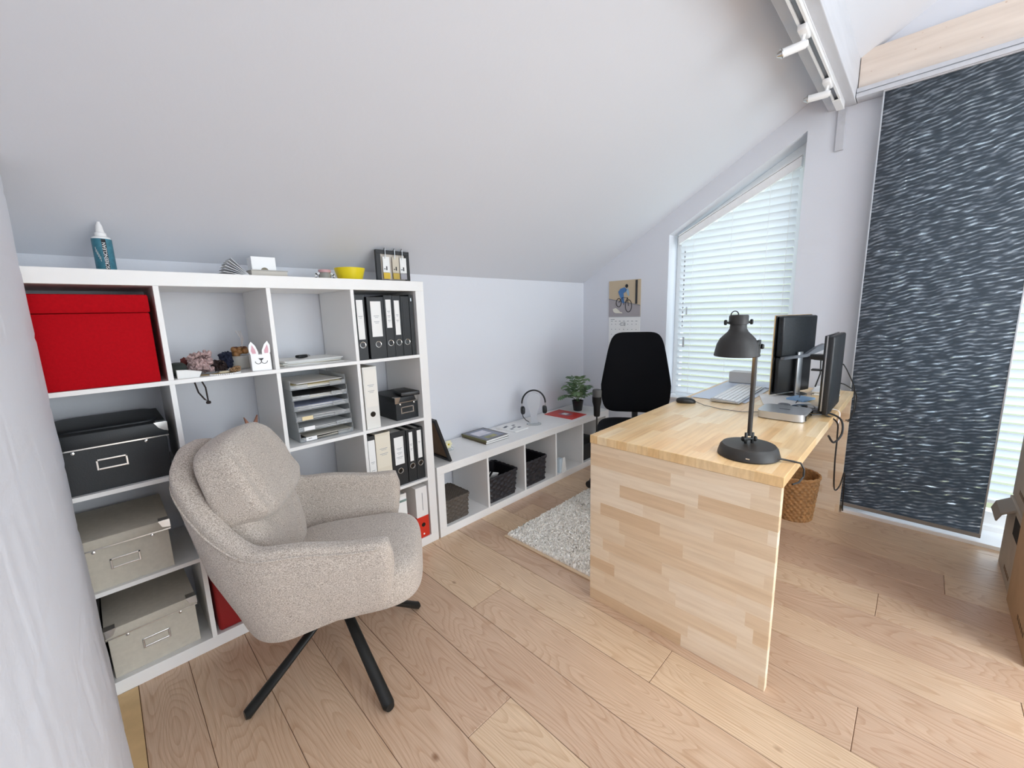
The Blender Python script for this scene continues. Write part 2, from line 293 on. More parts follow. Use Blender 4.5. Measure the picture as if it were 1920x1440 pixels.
# ------------------------------------------------------------------ mesh builder
class MB:
    def __init__(s): s.bm = bmesh.new(); s.mats = []; s.M = Matrix.Identity(4)
    def mi(s, m):
        if m not in s.mats: s.mats.append(m)
        return s.mats.index(m)
    def V(s, p): return s.bm.verts.new(s.M @ Vector(p))
    def face(s, vs_, m):
        try: f = s.bm.faces.new(vs_)
        except ValueError: return None
        f.material_index = s.mi(m); return f
    def box(s, a, b, m, bev=0.0, seg=2):
        x0, y0, z0 = [min(a[i], b[i]) for i in range(3)]; x1, y1, z1 = [max(a[i], b[i]) for i in range(3)]
        v = [s.V(p) for p in ((x0,y0,z0),(x1,y0,z0),(x1,y1,z0),(x0,y1,z0),(x0,y0,z1),(x1,y0,z1),(x1,y1,z1),(x0,y1,z1))]
        fs = [s.face([v[i] for i in q], m) for q in ((0,3,2,1),(4,5,6,7),(0,1,5,4),(1,2,6,5),(2,3,7,6),(3,0,4,7))]
        if bev > 0:
            es = list({e for f in fs for e in f.edges})
            bmesh.ops.bevel(s.bm, geom=es, offset=bev, segments=seg, affect='EDGES', profile=.5, clamp_overlap=True, material=-1)
        return s
    def ring(s, c, ax, r, seg, ph=0.0, up=None):
        ax = Vector(ax).normalized(); t = up or (Vector((0, 0, 1)) if abs(ax.z) < .9 else Vector((1, 0, 0)))
        a = ax.cross(t).normalized(); b = ax.cross(a)
        return [s.V(Vector(c) + r*(math.cos(2*PI*i/seg+ph)*a + math.sin(2*PI*i/seg+ph)*b)) for i in range(seg)]
    def bridge(s, r0, r1, m, closed=True):
        k = len(r0)
        for i in range(k if closed else k-1): s.face([r0[i], r0[(i+1) % k], r1[(i+1) % k], r1[i]], m)
    def cyl(s, p0, p1, r0, m, r1=None, seg=20, cap=True):
        r1 = r0 if r1 is None else r1; d = Vector(p1)-Vector(p0)
        a = s.ring(p0, d, max(r0, 1e-5), seg); b = s.ring(p1, d, max(r1, 1e-5), seg); s.bridge(a, b, m)
        if cap: s.face(a[::-1], m); s.face(b, m)
        return s
    def tube(s, pts, r, m, seg=8, closed=False):
        P = [Vector(p) for p in pts]; n = len(P); up = None; rings = []
        rr = r if callable(r) else (lambda t: r)
        a = None
        for i in range(n):
            t = (P[(i+1) % n]-P[i-1]) if closed else (P[min(i+1, n-1)]-P[max(i-1, 0)])
            t.normalize()
            if a is None: a = t.orthogonal().normalized()
            a = (a - t*a.dot(t)); a = a.normalized() if a.length > 1e-6 else t.orthogonal().normalized()
            b = t.cross(a); R = rr(i/(n-1))
            rings.append([s.V(P[i]+R*(math.cos(2*PI*k/seg)*a+math.sin(2*PI*k/seg)*b)) for k in range(seg)])
        for i in range(n-1): s.bridge(rings[i], rings[i+1], m)
        if closed: s.bridge(rings[-1], rings[0], m)
        else: s.face(rings[0][::-1], m); s.face(rings[-1], m)
        return s
    def lathe(s, prof, c, m, seg=32, axis=(0, 0, 1), cap=True):
        q = Vector((0, 0, 1)).rotation_difference(Vector(axis).normalized()); prev = None; first = None
        for (r, z) in prof:
            ring = [s.V(Vector(c)+q @ Vector((max(r, 1e-5)*math.cos(2*PI*i/seg), max(r, 1e-5)*math.sin(2*PI*i/seg), z))) for i in range(seg)]
            if prev: s.bridge(prev, ring, m)
            else: first = ring
            prev = ring
        if cap: s.face(first[::-1], m); s.face(prev, m)
        return s
    def prism(s, poly, axis, a, b, m):
        def P(u, v, w_):
            return {0: (w_, u, v), 1: (u, w_, v), 2: (u, v, w_)}[axis]
        A = [s.V(P(u, v, a)) for u, v in poly]; B = [s.V(P(u, v, b)) for u, v in poly]
        s.bridge(A, B, m); s.face(A[::-1], m); s.face(B, m); return s
    def grid(s, fn, nu, nv, m, closed_u=False):
        g = [[s.V(fn(i/(nu if closed_u else nu-1), j/(nv-1))) for j in range(nv)] for i in range(nu)]
        for i in range(nu if closed_u else nu-1):
            for j in range(nv-1): s.face([g[i][j], g[(i+1) % nu][j], g[(i+1) % nu][j+1], g[i][j+1]], m)
        return g
    def superbox(s, c, h, m, p=5.0, n=14, rot=None, fn=None):
        """rounded puffy block; fn(unit point) -> extra offset"""
        R = rot.to_matrix() if rot else Matrix.Identity(3); vm = {}
        def vert(q):
            key = tuple(round(k, 4) for k in q)
            if key not in vm:
                d = (abs(q[0])**p+abs(q[1])**p+abs(q[2])**p)**(1/p)
                uq = Vector(q)/d; o = Vector((uq[0]*h[0], uq[1]*h[1], uq[2]*h[2]))
                if fn: o += Vector(fn(uq))
                vm[key] = s.V(Vector(c)+R @ o)
            return vm[key]
        T = [-1+2*i/n for i in range(n+1)]; T = [math.sin(t*PI/2)*.35+t*.65 for t in T]
        for ax in range(3):
            for sg in (-1, 1):
                for i in range(n):
                    for j in range(n):
                        q = []
                        for (u, v) in ((T[i], T[j]), (T[i+1], T[j]), (T[i+1], T[j+1]), (T[i], T[j+1])):
                            t = [0, 0, 0]; t[ax] = sg; t[(ax+1) % 3] = u; t[(ax+2) % 3] = v; q.append(vert(t))
                        s.face(q if sg > 0 else q[::-1], m)
        return s
    def obj(s, name, parent=None, smooth=True, ang=35):
        bm = s.bm; bmesh.ops.remove_doubles(bm, verts=bm.verts, dist=1e-6)
        bmesh.ops.recalc_face_normals(bm, faces=bm.faces)
        if smooth:
            lim = math.radians(ang)
            for f in bm.faces: f.smooth = True
            for e_ in bm.edges:
                if len(e_.link_faces) == 2:
                    if e_.calc_face_angle(0) > lim: e_.smooth = False
                else: e_.smooth = False
        me = bpy.data.meshes.new(name); bm.to_mesh(me); bm.free()
        for m in s.mats: me.materials.append(m)
        o = bpy.data.objects.new(name, me); COL.objects.link(o)
        if parent: o.parent = parent
        return o

def tag(o, label, cat, group=None, kind=None):
    o['label'] = label; o['category'] = cat
    if group: o['group'] = group
    if kind: o['kind'] = kind
    return o
def thing(name, label, cat, loc=(0, 0, 0), rz=0.0, group=None, rot=None):
    o = bpy.data.objects.new(name, None); COL.objects.link(o); o.location = loc
    o.rotation_euler = rot if rot else (0, 0, rz); o.empty_display_size = .05
    return tag(o, label, cat, group)
def struct(o): o['kind'] = 'structure'; return o
def part(name, fn, parent, smooth=True, ang=35, label=None):
    b = MB(); fn(b); o = b.obj(name, parent, smooth, ang)
    if label: o['label'] = label
    return o
def text(name, body, size, parent, loc, rot, m, align='CENTER', ext=.0002, sx_=1.0):
    cu = bpy.data.curves.new(name, 'FONT'); cu.body = body; cu.size = size; cu.align_x = align; cu.align_y = 'CENTER'; cu.extrude = ext
    t = bpy.data.objects.new(name, cu); COL.objects.link(t)
    dg = bpy.context.evaluated_depsgraph_get(); dg.update()
    me = bpy.data.meshes.new_from_object(t.evaluated_get(dg)); bpy.data.objects.remove(t)
    me.materials.clear(); me.materials.append(m)
    o = bpy.data.objects.new(name, me); COL.objects.link(o); o.parent = parent; o.location = loc; o.rotation_euler = rot; o.scale = (sx_, 1, 1)
    return o
FACE = (PI/2, 0, 0)       # lettering that faces -y
def clone(root, loc=None, rz=None, label=None):
    r = root.copy(); COL.objects.link(r)
    if loc is not None: r.location = loc
    if rz is not None: r.rotation_euler = (0, 0, rz)
    if label: r['label'] = label
    for ch in list(root.children):
        c = ch.copy(); COL.objects.link(c); c.parent = r
        for g in list(ch.children):
            d = g.copy(); COL.objects.link(d); d.parent = c
    return r

# ------------------------------------------------------------------ room shell
WX = 2.03; RZ0 = 1.57; SL = .577; RIDGE = 3.8; REAR = -6.2; LW = -1.395
def roof(y): return RZ0+SL*abs(y) if abs(y) <= RIDGE else RZ0+SL*RIDGE-SL*(abs(y)-RIDGE)

def build_floor():
    b = MB(); tones = []
    xs0 = -1.19; pitch = .1897
    joints = {5: [-.985, -3.3, -5.6], 3: [-1.42, -3.8], 6: [-1.74, -3.9], 7: [-.35, -2.28, -4.4], 11: [-.2, -2.285, -4.6], 9: [-.5, -2.66], 0: [-3.0], 1: [-2.1], 2: [-2.7, -.2], 4: [-2.35, -4.6], 8: [-1.1, -3.4], 10: [-1.35, -3.6], 12: [-1.0, -3.1], 13: [-.6, -2.5], 14: [-1.7, -3.7]}
    for k in range(-2, 18):
        x0 = xs0+pitch*k; x1 = x0+pitch
        if k == -1: x0 = -1.337
        js = [.02]+sorted(joints.get(k, [-2.0-.1*k, -4.2]), reverse=True)+[REAR]
        for i in range(len(js)-1):
            b.box((x0+.0008, js[i+1]+.0008, -.02), (x1-.0008, js[i]-.0008, 0), FLOOR, .0012, 1); tones.append(random.random())
    n_pl = len(tones)
    b.box((-1.7, REAR, -.03), (2.5, .02, -.0016), SUBFL)
    b.bm.faces.ensure_lookup_table(); bm = b.bm
    lay = bm.verts.layers.float.new('tone')
    # assign tone per connected plank
    seen = set(); idx = 0
    for v in bm.verts:
        if v in seen: continue
        st = [v]; seen.add(v); t = random.random()
        while st:
            q = st.pop(); q[lay] = t
            for e_ in q.link_edges:
                o_ = e_.other_vert(q)
                if o_ not in seen: seen.add(o_); st.append(o_)
    return struct(b.obj('floor', smooth=False))
build_floor()

def part_struct(name, fn, smooth=True, ang=35):
    return struct(part(name, fn, None, smooth, ang))

part_struct('wall_back', lambda b: b.prism([(-1.6, -.03), (2.3, -.03), (2.3, RZ0+.1), (-1.6, RZ0+.1)], 1, 0, .15, WALL))
def wr(b):
    T = (WX, WX+.25)
    def pr(poly): b.prism(poly, 0, T[0], T[1], WALL)
    L, R, ZL, ZR, ZB = -.815, -1.677, 1.885, 2.379, .57
    pr([(0.0, -.03), (0.0, roof(0)+.02), (L, roof(L)+.02), (L, -.03)])
    pr([(L, -.03), (L, ZB), (R, ZB), (R, -.03)])
    pr([(L, ZL), (L, roof(L)+.02), (R, roof(R)+.02), (R, ZR)])
    pr([(R, -.03), (R, roof(R)+.02), (-2.075, roof(-2.075)+.02), (-2.075, -.03)])
    pr([(-2.075, 2.44), (-2.075, roof(-2.075)+.02), (-RIDGE, roof(RIDGE)+.02), (-4.6, roof(-4.6)+.02), (-4.6, 2.44)])
    pr([(-4.6, -.03), (-4.6, roof(-4.6)+.02), (REAR, roof(REAR)+.02), (REAR, -.03)])
part_struct('wall_right', wr)
def ceil(b):
    x0, x1 = -1.62, WX+.27
    b.prism([(0.12, roof(0)-SL*.12), (-RIDGE, roof(RIDGE)), (-RIDGE, roof(RIDGE)+.12), (.12, roof(0)+.10)], 0, x0, x1, CEIL)
    # rear slope with an unseen roof-window opening added for daylight, x -.9..1.5, y -4.4..-5.7
    def sl(xa, xb, ya, yb): b.prism([(ya, roof(ya)), (yb, roof(yb)), (yb, roof(yb)+.12), (ya, roof(ya)+.12)], 0, xa, xb, CEIL)
    sl(x0, -.9, -RIDGE, REAR-.1); sl(1.5, x1, -RIDGE, REAR-.1); sl(-.9, 1.5, -RIDGE, -4.4); sl(-.9, 1.5, -5.7, REAR-.1)
part_struct('ceiling', ceil)
def rearw(b):
    b.box((-1.62, REAR-.15, -.03), (-1.0, REAR, 2.5), WALL); b.box((1.7, REAR-.15, -.03), (WX+.25, REAR, 2.5), WALL)
    b.box((-1.0, REAR-.15, -.03), (1.7, REAR, .02), WALL); b.box((-1.0, REAR-.15, 2.3), (1.7, REAR, 2.5), WALL)
part_struct('wall_rear', rearw)
def lw(b):
    # painted masonry wall: courses with soft mortar joints and a slightly uneven face
    def face_x(y, z):
        near = -y-.4
        fl = .075*max(0, min(near, .45))*max(0, 1-z/1.25)
        zc = z + .012*math.sin(y*2.1)
        d = abs(((zc-.03) % .208)-.0) ; d = min(d, .208-d)
        j = -.0022*math.exp(-(d/.007)**2)
        row = math.floor((zc-.03)/.208); yo = (y+(.25 if row % 2 else 0)) % .5; dy = min(yo, .5-yo)
        j += -.0009*math.exp(-(dy/.007)**2)
        nn = mnoise.noise(Vector((y*5, z*5, 1.3)))*.0035 + mnoise.noise(Vector((y*22, z*9, 4.0)))*.0013
        nn += .0025*mnoise.noise(Vector((y*9, z*1.1, 7)))*max(0, 1-z/1.0)
        return LW+fl+j+nn
    ys = [-.4-i*.007 for i in range(200)] + [-1.8-.1*i for i in range(1, 45)]
    zs = [i*.0125 for i in range(150)] + [1.875+.06*i for i in range(1, 34)]
    g = []
    for y in ys: g.append([b.V((face_x(y, z), y, z-.01)) for z in zs])
    for i in range(len(ys)-1):
        for j in range(len(zs)-1): b.face([g[i][j], g[i][j+1], g[i+1][j+1], g[i+1][j]], ROUGHWALL)
    # end face and body of the wall
    e0 = g[0]; e1 = [b.V((LW-.2, -.4, z-.01)) for z in zs]
    for j in range(len(zs)-1): b.face([e0[j], e1[j], e1[j+1], e0[j+1]], ROUGHWALL)
part_struct('wall_left', lw, ang=60)
part_struct('wall_niche', lambda b: b.box((-1.62, -.41, -.03), (-1.50, .02, 1.9), WALL), False)
part_struct('trim_1', lambda b: b.box((LW-.02, -3.0, -.001), (-1.338, -.392, .0012), WOODL), False)
# panel above the knee wall ledge: gable end over the sill strip
# ---- purlin, tie beam
part_struct('beam_1', lambda b: b.box((-1.6, -1.907, 2.45), (WX+.02, -1.773, 2.75), WPAINT, .004), False)
part_struct('beam_2', lambda b: b.box((1.985, -4.6, 2.505), (WX+.03, -1.91, 2.705), PINE, .003), False)
part_struct('trim_2', lambda b: b.box((2.016, -1.865, 2.215), (WX+.001, -1.822, 2.45), WPAINT, .003), False)
part_struct('trim_3', lambda b: b.box((WX-.012, -2.074, .0), (WX+.03, -2.06, 2.44), WPAINT, .002), False)

# ---- window 1 (slanted gable window) : frame + pane
def win1(b):
    L, R, ZL, ZR, ZB = -.817, -1.675, 1.883, 2.377, .572
    s = (ZR-ZL)/(L-R)
    def zt(y, d=0): return ZL+s*(L-y)-d
    fw = .05; x0, x1 = 2.185, 2.245
    def pr(poly): b.prism(poly, 0, x0, x1, WGLOSS)
    pr([(L, ZB), (L, zt(L)), (L-fw, zt(L-fw)), (L-fw, ZB)]); pr([(R+fw, ZB), (R+fw, zt(R+fw)), (R, zt(R)), (R, ZB)])
    pr([(L-fw, ZB), (L-fw, ZB+fw), (R+fw, ZB+fw), (R+fw, ZB)])
    pr([(L-fw, zt(L-fw)), (R+fw, zt(R+fw)), (R+fw, zt(R+fw, .075)), (L-fw, zt(L-fw, .075))])
w1 = part_struct('window_1', win1, False)
def pane1(b):
    L, R, ZL, ZR, ZB = -.86, -1.635, 1.85, 2.30, .61
    b.prism([(L, ZB), (R, ZB), (R, ZR), (L, ZL)], 0, 2.212, 2.218, PANE)
part('pane', pane1, w1, False)
part('window_sill', lambda b: b.box((2.02, -1.675, .572), (2.185, -.817, .59), WGLOSS, .003), w1, False)
# ---- glass door wall behind the panel
def gdoor(b):
    x0, x1 = 2.17, 2.24
    for (ya, yb) in ((-2.075, -2.15), (-2.9, -2.98), (-3.7, -3.8), (-4.52, -4.6)): b.box((x0, yb, 0), (x1, ya, 2.44), WGLOSS, .003)
    b.box((x0, -4.6, 0), (x1, -2.075, .12), WGLOSS, .003); b.box((x0, -4.6, 2.34), (x1, -2.075, 2.44), WGLOSS, .003)
d1 = part_struct('door_1', gdoor, False)
part('pane', lambda b: b.box((2.203, -4.55, .1), (2.208, -2.1, 2.38), PANE), d1, False)
part('threshold_lit_lip', lambda b: (b.box((1.925, -4.6, 0), (2.28, -2.055, .022), WGLOSS, .002), b.box((2.13, -4.6, .018), (2.28, -2.075, .05), WGLOSS, .002)), d1, False)  # white front lip runs into the room as the strip of leaked light
# frame of the unseen rear window, added to let fill daylight in
def rw(b):
    for x in (-1.0, .3, 1.64): b.box((x, REAR-.1, .02), (x+.06, REAR-.04, 2.3), WGLOSS)
    b.box((-1, REAR-.1, .02), (1.7, REAR-.04, .08), WGLOSS); b.box((-1, REAR-.1, 2.24), (1.7, REAR-.04, 2.3), WGLOSS)
part_struct('window_added', rw, False)

# ---- venetian blinds
def slat(b, y0, y1, z, x, wd, tilt, m):
    # curved slat running along y; tilt about y
    n_ = 4; pts = []
    for i in range(n_+1):
        t = -1+2*i/n_; u = t*wd/2; h = .0035*(1-t*t)
        pts.append((x+u*math.cos(tilt)-h*math.sin(tilt), z+u*math.sin(tilt)+h*math.cos(tilt)))
    A = [b.V((p[0], y0, p[1])) for p in pts]; B = [b.V((p[0], y1, p[1])) for p in pts]
    for i in range(n_): b.face([A[i], A[i+1], B[i+1], B[i]], m)
BX = 2.125
vb = thing('venetian_blind', 'white venetian blind with slanted top rail in the gable window recess', 'blind', (BX, -1.25, .6))
def tp(y): return 1.845+(2.225-1.845)/(1.64-.87)*(-y-.87)
def slats1(b):
    b.M = Matrix.Translation((-BX, 1.25, -.6)); z = .60; k = 0
    while z < 2.2:
        yl = -.868 if z < tp(-.868)-.01 else -.868-((z+.01)-1.845)*(.77/.38)
        if yl > -1.62: slat(b, yl-.004, -1.638, z, BX, .052, math.radians(-58), SLAT)
        z += .0488; k += 1
part('slats', slats1, vb, True, 80)
def hr(b):
    b.M = Matrix.Translation((-BX, 1.25, -.6))
    b.prism([(-.862, tp(-.862)-.028), (-1.645, tp(-1.645)-.028), (-1.645, tp(-1.645)+.030), (-.862, tp(-.862)+.030)], 0, BX-.027, BX+.027, WGLOSS)
    b.prism([(-.862, tp(-.862)+.034), (-1.645, tp(-1.645)+.034), (-1.645, tp(-1.645)+.042), (-.862, tp(-.862)+.042)], 0, BX-.03, BX+.03, WGLOSS)
part('headrail', hr, vb, False)
def cords(b):
    b.M = Matrix.Translation((-BX, 1.25, -.6))
    for y in (-.98, -1.25, -1.48, -1.60):
        zt_ = tp(y)
        for dx in (-.024, .024): b.cyl((BX+dx, y, .59), (BX+dx, y, zt_), .0012, WGLOSS, seg=5)
part('ladder_cord', cords, vb)
def wand(b):
    b.M = Matrix.Translation((-BX, 1.25, -.6))
    for i in range(17):
        z = 1.74-i*.036; b.box((BX-.034, -.923, z), (BX-.030, -.915, z+.014), STEEL)
    b.cyl((BX-.032, -.919, 1.80), (BX-.032, -.919, 1.08), .0011, WGLOSS, seg=5)
    b.cyl((BX-.034, -.95, 1.32), (BX-.034, -.95, 1.26), .006, STEEL, seg=8); b.cyl((BX-.034, -.935, 1.08), (BX-.034, -.935, 1.0), .008, STEEL, seg=8)
part('pull_chain', wand, vb)
vb2 = thing('venetian_blind', 'white venetian blind hanging in the glass door behind the dark panel curtain', 'blind', (2.14, -3.3, .2))
def slats2(b):
    b.M = Matrix.Translation((-2.14, 3.3, -.2)); z = .235
    while z < 2.36: slat(b, -2.16, -4.5, z, 2.14, .052, math.radians(-60), SLAT); z += .0488
part('slats', slats2, vb2, True, 80)
part('bottom_rail', lambda b: b.box((-.024, -1.2, -.01), (.024, 1.14, .008), WGLOSS, .003), vb2, False)
part('headrail', lambda b: b.box((-.027, -1.2, 2.19), (.027, 1.14, 2.235), WGLOSS, .003), vb2, False)

# ---- curtain rail and panel curtain
tag(part('curtain_rail', lambda b: (b.box((1.94, -4.4, 2.452), (2.03, -1.910, 2.474), WPAINT, .002), b.box((1.945, -4.4, 2.480), (2.03, -1.910, 2.503), WPAINT, .002), b.box((1.95, -4.4, 2.474), (2.02, -1.91, 2.480), STEEL)), None, False),
    'long white double curtain rail under the pale tie beam', 'curtain rail')
pc = thing('panel_curtain', 'dark charcoal woven sliding panel curtain in front of the glass door', 'curtain', (1.957, -2.335, .042))
def pcf(b):
    def fn(u, v):
        y = .302-.604*u; z = .012+v*2.41
        return (.0035*math.sin(z*3.1+u*2)+.002*math.sin(z*9), y, z)
    b.grid(fn, 12, 60, PANELF)
part('fabric', pcf, pc)
part('side_strip', lambda b: (b.box((-.004, .302, 0), (.004, .309, 2.425), ALU, .001), ), pc, False)
part('side_strip', lambda b: (b.box((-.004, -.309, 0), (.004, -.302, 2.425), ALU, .001), ), pc, False)
part('bottom_bar', lambda b: b.box((-.007, -.309, -.006), (.007, .309, .016), mat('taupe_bar', (150, 144, 138), .4, metal=.4), .002), pc, False)
part('hanger_bar', lambda b: b.box((-.008, -.309, 2.405), (.008, .309, 2.425), WPAINT, .002), pc, False)

# ---- track light
TY, TZ = -1.845, 2.45
tr = thing('track_light_rail', 'white ceiling track screwed under the white purlin', 'lamp track', (1.93, TY, TZ))
part('rail', lambda b: (b.box((-2.9, -.018, -.012), (0, .018, 0), WGLOSS), b.box((-2.9, -.018, -.034), (0, -.009, -.010), WGLOSS), b.box((-2.9, .009, -.034), (0, .018, -.010), WGLOSS)), tr, False)
part('conductor', lambda b: b.box((-2.9, -.0085, -.026), (-.01, .0085, -.0125), mat('slot_grey', (120, 124, 130), .4, metal=.5)), tr, False)
part('end_feed', lambda b: b.box((-.16, -.019, -.040), (.005, .019, -.0345), WGLOSS, .003), tr, False)
def spot(x, label, yaw, pitch):
    t = thing('spotlight', label, 'lamp', (x, TY, TZ-.036), 0, 'spotlights on the white ceiling track')
    part('adapter', lambda b: b.box((-.045, -.016, -.022), (.045, .016, 0), WGLOSS, .004), t)
    part('arm', lambda b: b.tube([(0, 0, -.02), (0, .003, -.045), (0, .01, -.055)], .007, WGLOSS), t)
    d = Vector((math.cos(pitch)*math.cos(yaw), math.cos(pitch)*math.sin(yaw), math.sin(pitch))); c = Vector((0, .012, -.058))
    hd = part('lamp_head', lambda b: (b.cyl(c-d*.02, c+d*.065, .017, WGLOSS, seg=24), b.cyl(c-d*.028, c-d*.02, .013, WGLOSS, seg=24)), t)
    part('reflector', lambda b: (b.cyl(c+d*.0655, c+d*.069, .019, CHROME, seg=24), b.cyl(c+d*.069, c+d*.084, .014, CHROME, .007, seg=12)), hd)
    return t
spot(.93, 'white spotlight on the track with chrome bulb end pointing at the sloped ceiling', PI*.66, -.25)
spot(1.50, 'white spotlight on the track nearest the window wall, lying sideways', PI*.55, .0)

# ------------------------------------------------------------------ shelving
def shelf_parts(root, W, H, D, cols, rows):
    T, t = .05, .016
    part('top_panel', lambda b: b.box((0, 0, H-T), (W, D, H), WHITE, .0015), root, False)
    part('bottom_panel', lambda b: b.box((0, 0, 0), (W, D, T), WHITE, .0015), root, False)
    for x in (0, W-T): part('side_panel', lambda b: b.box((x, 0.0005, T), (x+T, D, H-T), WHITE, .001), root, False)
    cw = (W-2*T-(cols-1)*t)/cols; rh = (H-2*T-(rows-1)*t)/rows
    for r in range(1, rows):
        z = T+r*rh+(r-1)*t
        part('shelf_board', lambda b: b.box((T, .001, z), (W-T, D, z+t), WHITE, .0008), root, False)
    for c in range(1, cols):
        x = T+c*cw+(c-1)*t
        for r in range(rows):
            z0 = T+r*(rh+t)
            part('divider', lambda b: b.box((x, .001, z0), (x+t, D, z0+rh), WHITE, .0008), root, False)
tall = thing('shelving_unit', 'tall white cube shelving unit four by four behind the beige armchair', 'shelf', (-1.49, -.39, 0))
shelf_parts(tall, 1.49, 1.49, .38, 4, 4)
low = thing('low_shelving_unit', 'long low white shelving unit with five cubes along the back wall', 'shelf', (.013, -.39, 0))
shelf_parts(low, 1.85, .44, .38, 5, 1)
Z1, Z2, Z3, Z4 = 1.104, .752, .400, .050     # shelf surfaces, top row to bottom row

# ---- storage boxes
def storage_box(name, label, cat, loc, w_, h, d, m, metal, rz=0, lid_h=.045, holder=True, holder_z=.45, inset=.006, group=None, arch=0.0):
    t = thing(name, label, cat, loc, rz, group)
    part('body', lambda b: b.box((inset, inset, 0), (w_-inset, d-inset, h-lid_h+.002), m, .002), t, False)
    def lidf(b):
        b.box((0, 0, h-lid_h), (w_, d, h), m, .003)
        if arch: b.superbox((w_/2, d*.55, h-.01), (w_*.46, d*.42, arch+.01), m, 6, 10)
    lid = part('lid', lidf, t, True)
    part('lid_trim', lambda b: (b.box((-.001, -.0012, h-lid_h-.002), (w_+.001, .001, h-lid_h+.0025), metal), ), lid, False)
    for x in (0, w_):
        def cf(b, x=x):
            s_ = 1 if x == 0 else -1
            b.prism([(x-s_*.0015, h+.001), (x+s_*.032, h+.001), (x+s_*.022, h-.024), (x-s_*.0015, h-.030)] if not arch else [(x-s_*.0015, h+.001), (x+s_*.036, h+.001), (x+s_*.024, h-.020), (x+s_*.010, h-.030), (x-s_*.0015, h-.034)], 1, -.0018, -.0002, metal)
            b.box((x-.001, -.001, h-.001), (x+s_*.03, .03, h+.0012), metal)
        part('corner_cap', cf, lid, False)
    if holder:
        hz = h*holder_z; hx = w_/2
        def hf(b):
            a, c_ = .040, .019
            b.box((hx-a, -.002+inset, hz-c_), (hx+a, inset, hz-c_+.006), metal, .001); b.box((hx-a, -.003+inset, hz+c_-.006), (hx+a, inset, hz+c_), metal, .001)
            b.box((hx-a, -.003+inset, hz-c_), (hx-a+.006, inset, hz+c_), metal, .001); b.box((hx+a-.006, -.003+inset, hz-c_), (hx+a, inset, hz+c_), metal, .001)
        part('label_holder', hf, t, False)
        part('rivet', lambda b: b.lathe([(.006, 0), (.005, .002), (.001, .003)], (w_*.22, inset, h-lid_h-.010), metal, 12, (0, -1, 0)), t)
        part('rivet', lambda b: b.lathe([(.006, 0), (.005, .002), (.001, .003)], (w_*.80, inset, h-lid_h-.010), metal, 12, (0, -1, 0)), t)
    return t
# red felt box: body + lid band
rb = thing('felt_storage_box', 'large bright red felt storage box filling the top left cube', 'box', (-1.435, -.377, Z1))
part('body', lambda b: b.box((0, 0, 0), (.312, .34, .245), RED, .006), rb)
part('lid', lambda b: b.box((-.0025, -.003, .2455), (.3145, .343, .306), RED, .006), rb)
storage_box('storage_box', 'large black storage box with chrome label holder and domed lid', 'box', (-1.4445, -.375, Z2), .315, .205, .35, BLKBOX, CHROME, lid_h=.050, arch=.012)
storage_box('storage_box', 'upper of the two beige lidded boxes, under the black storage box', 'box', (-1.435, -.377, Z3), .264, .19, .335, BEIGE, CHROME, lid_h=.036, rz=.0, group=None)
storage_box('storage_box', 'lower of the two beige lidded boxes, standing on the bottom board', 'box', (-1.395, -.372, Z4), .262, .196, .33, BEIGE, CHROME, lid_h=.036, rz=.02)
tag(part('folder_box', lambda b: b.box((-1.438, -.30, Z4), (-1.402, -.03, Z4+.24), BLK, .002), None, False), 'narrow black box file beside the lower beige box', 'file')
tag(part('storage_bin', lambda b: (b.box((-1.078, -.378, Z4), (-.765, -.05, Z4+.29), DRED, .012, 3)), None), 'dark red storage bin in the bottom row behind the armchair', 'box')
sb = storage_box('storage_box', 'small black box with metal corners beside the white binder', 'box', (-.192, -.345, Z2), .148, .128, .27, BLKBOX, CHROME, lid_h=.030, holder_z=.42)
bk = part('device_case', lambda b: b.box((-.255, -.11, 0), (.0, .11, .022), BLK, .006), None)
tag(bk, 'flat black case lying on the small black box', 'case'); bk.location = (-.058, -.20, Z2+.130); bk.rotation_euler = (0, 0, 1.35); bk.scale = (.62, .55, 1)

# ---- binders
def binder(name, label, x, z, w_, h, m, lab=None, ring=True, y=-.372, lean=0.0, holec=None, lw_=.62, print_rows=3, group=None, lm=None):
    t = thing('ring_binder' if name is None else name, label, 'binder', (x, y, z), 0, group, rot=(0, lean, 0))
    def cov(b):
        b.box((0, 0, 0), (w_, .006, h), m, .002); b.box((0, .0, 0), (.0028, .285, h), m, .001); b.box((w_-.0028, .0, 0), (w_, .285, h), m, .001)
        b.box((.004, .01, .006), (w_-.004, .275, h-.012), PAPER)
    part('cover', cov, t, False)
    if lab:
        z0, z1, mm = lab; lwid = w_*lw_
        def lf(b):
            b.box((w_/2-lwid/2, -.0012, z0*h), (w_/2+lwid/2, 0, z1*h), mm)
            for i in range(print_rows):
                zz = z0*h+(z1-z0)*h*(.58-.16*i); ww = lwid*random.uniform(.25, .38)
                b.box((w_/2-ww, -.0016, zz), (w_/2+ww, -.0011, zz+.0026), FINT); b.box((w_/2-ww*.6, -.0016, zz-.007), (w_/2+ww*.7, -.0011, zz-.005), FINT)
        part('spine_label', lf, t, False)
    zz = (holec or .235)*h
    rr = min(.0145, w_*.36)
    if ring:
        part('finger_ring', lambda b: (b.tube([(w_/2+rr*math.cos(a*PI/12), -.0015, zz+rr*math.sin(a*PI/12)) for a in range(24)], .0022, CHROME, 6, True)), t)
        part('finger_hole', lambda b: b.cyl((w_/2, -.0012, zz), (w_/2, .0005, zz), rr-.002, BLKG, seg=20), t)
    else:
        part('finger_hole', lambda b: b.cyl((w_/2, -.0014, zz), (w_/2, .0005, zz), rr*.95, BLKG, seg=20), t)
    return t
g1 = 'black binders in the top right cube'
binder(None, 'leftmost black binder of the top row with long white label', -.381, Z1, .052, .315, BINB, (.32, .92, PAPER), group=g1, print_rows=1)
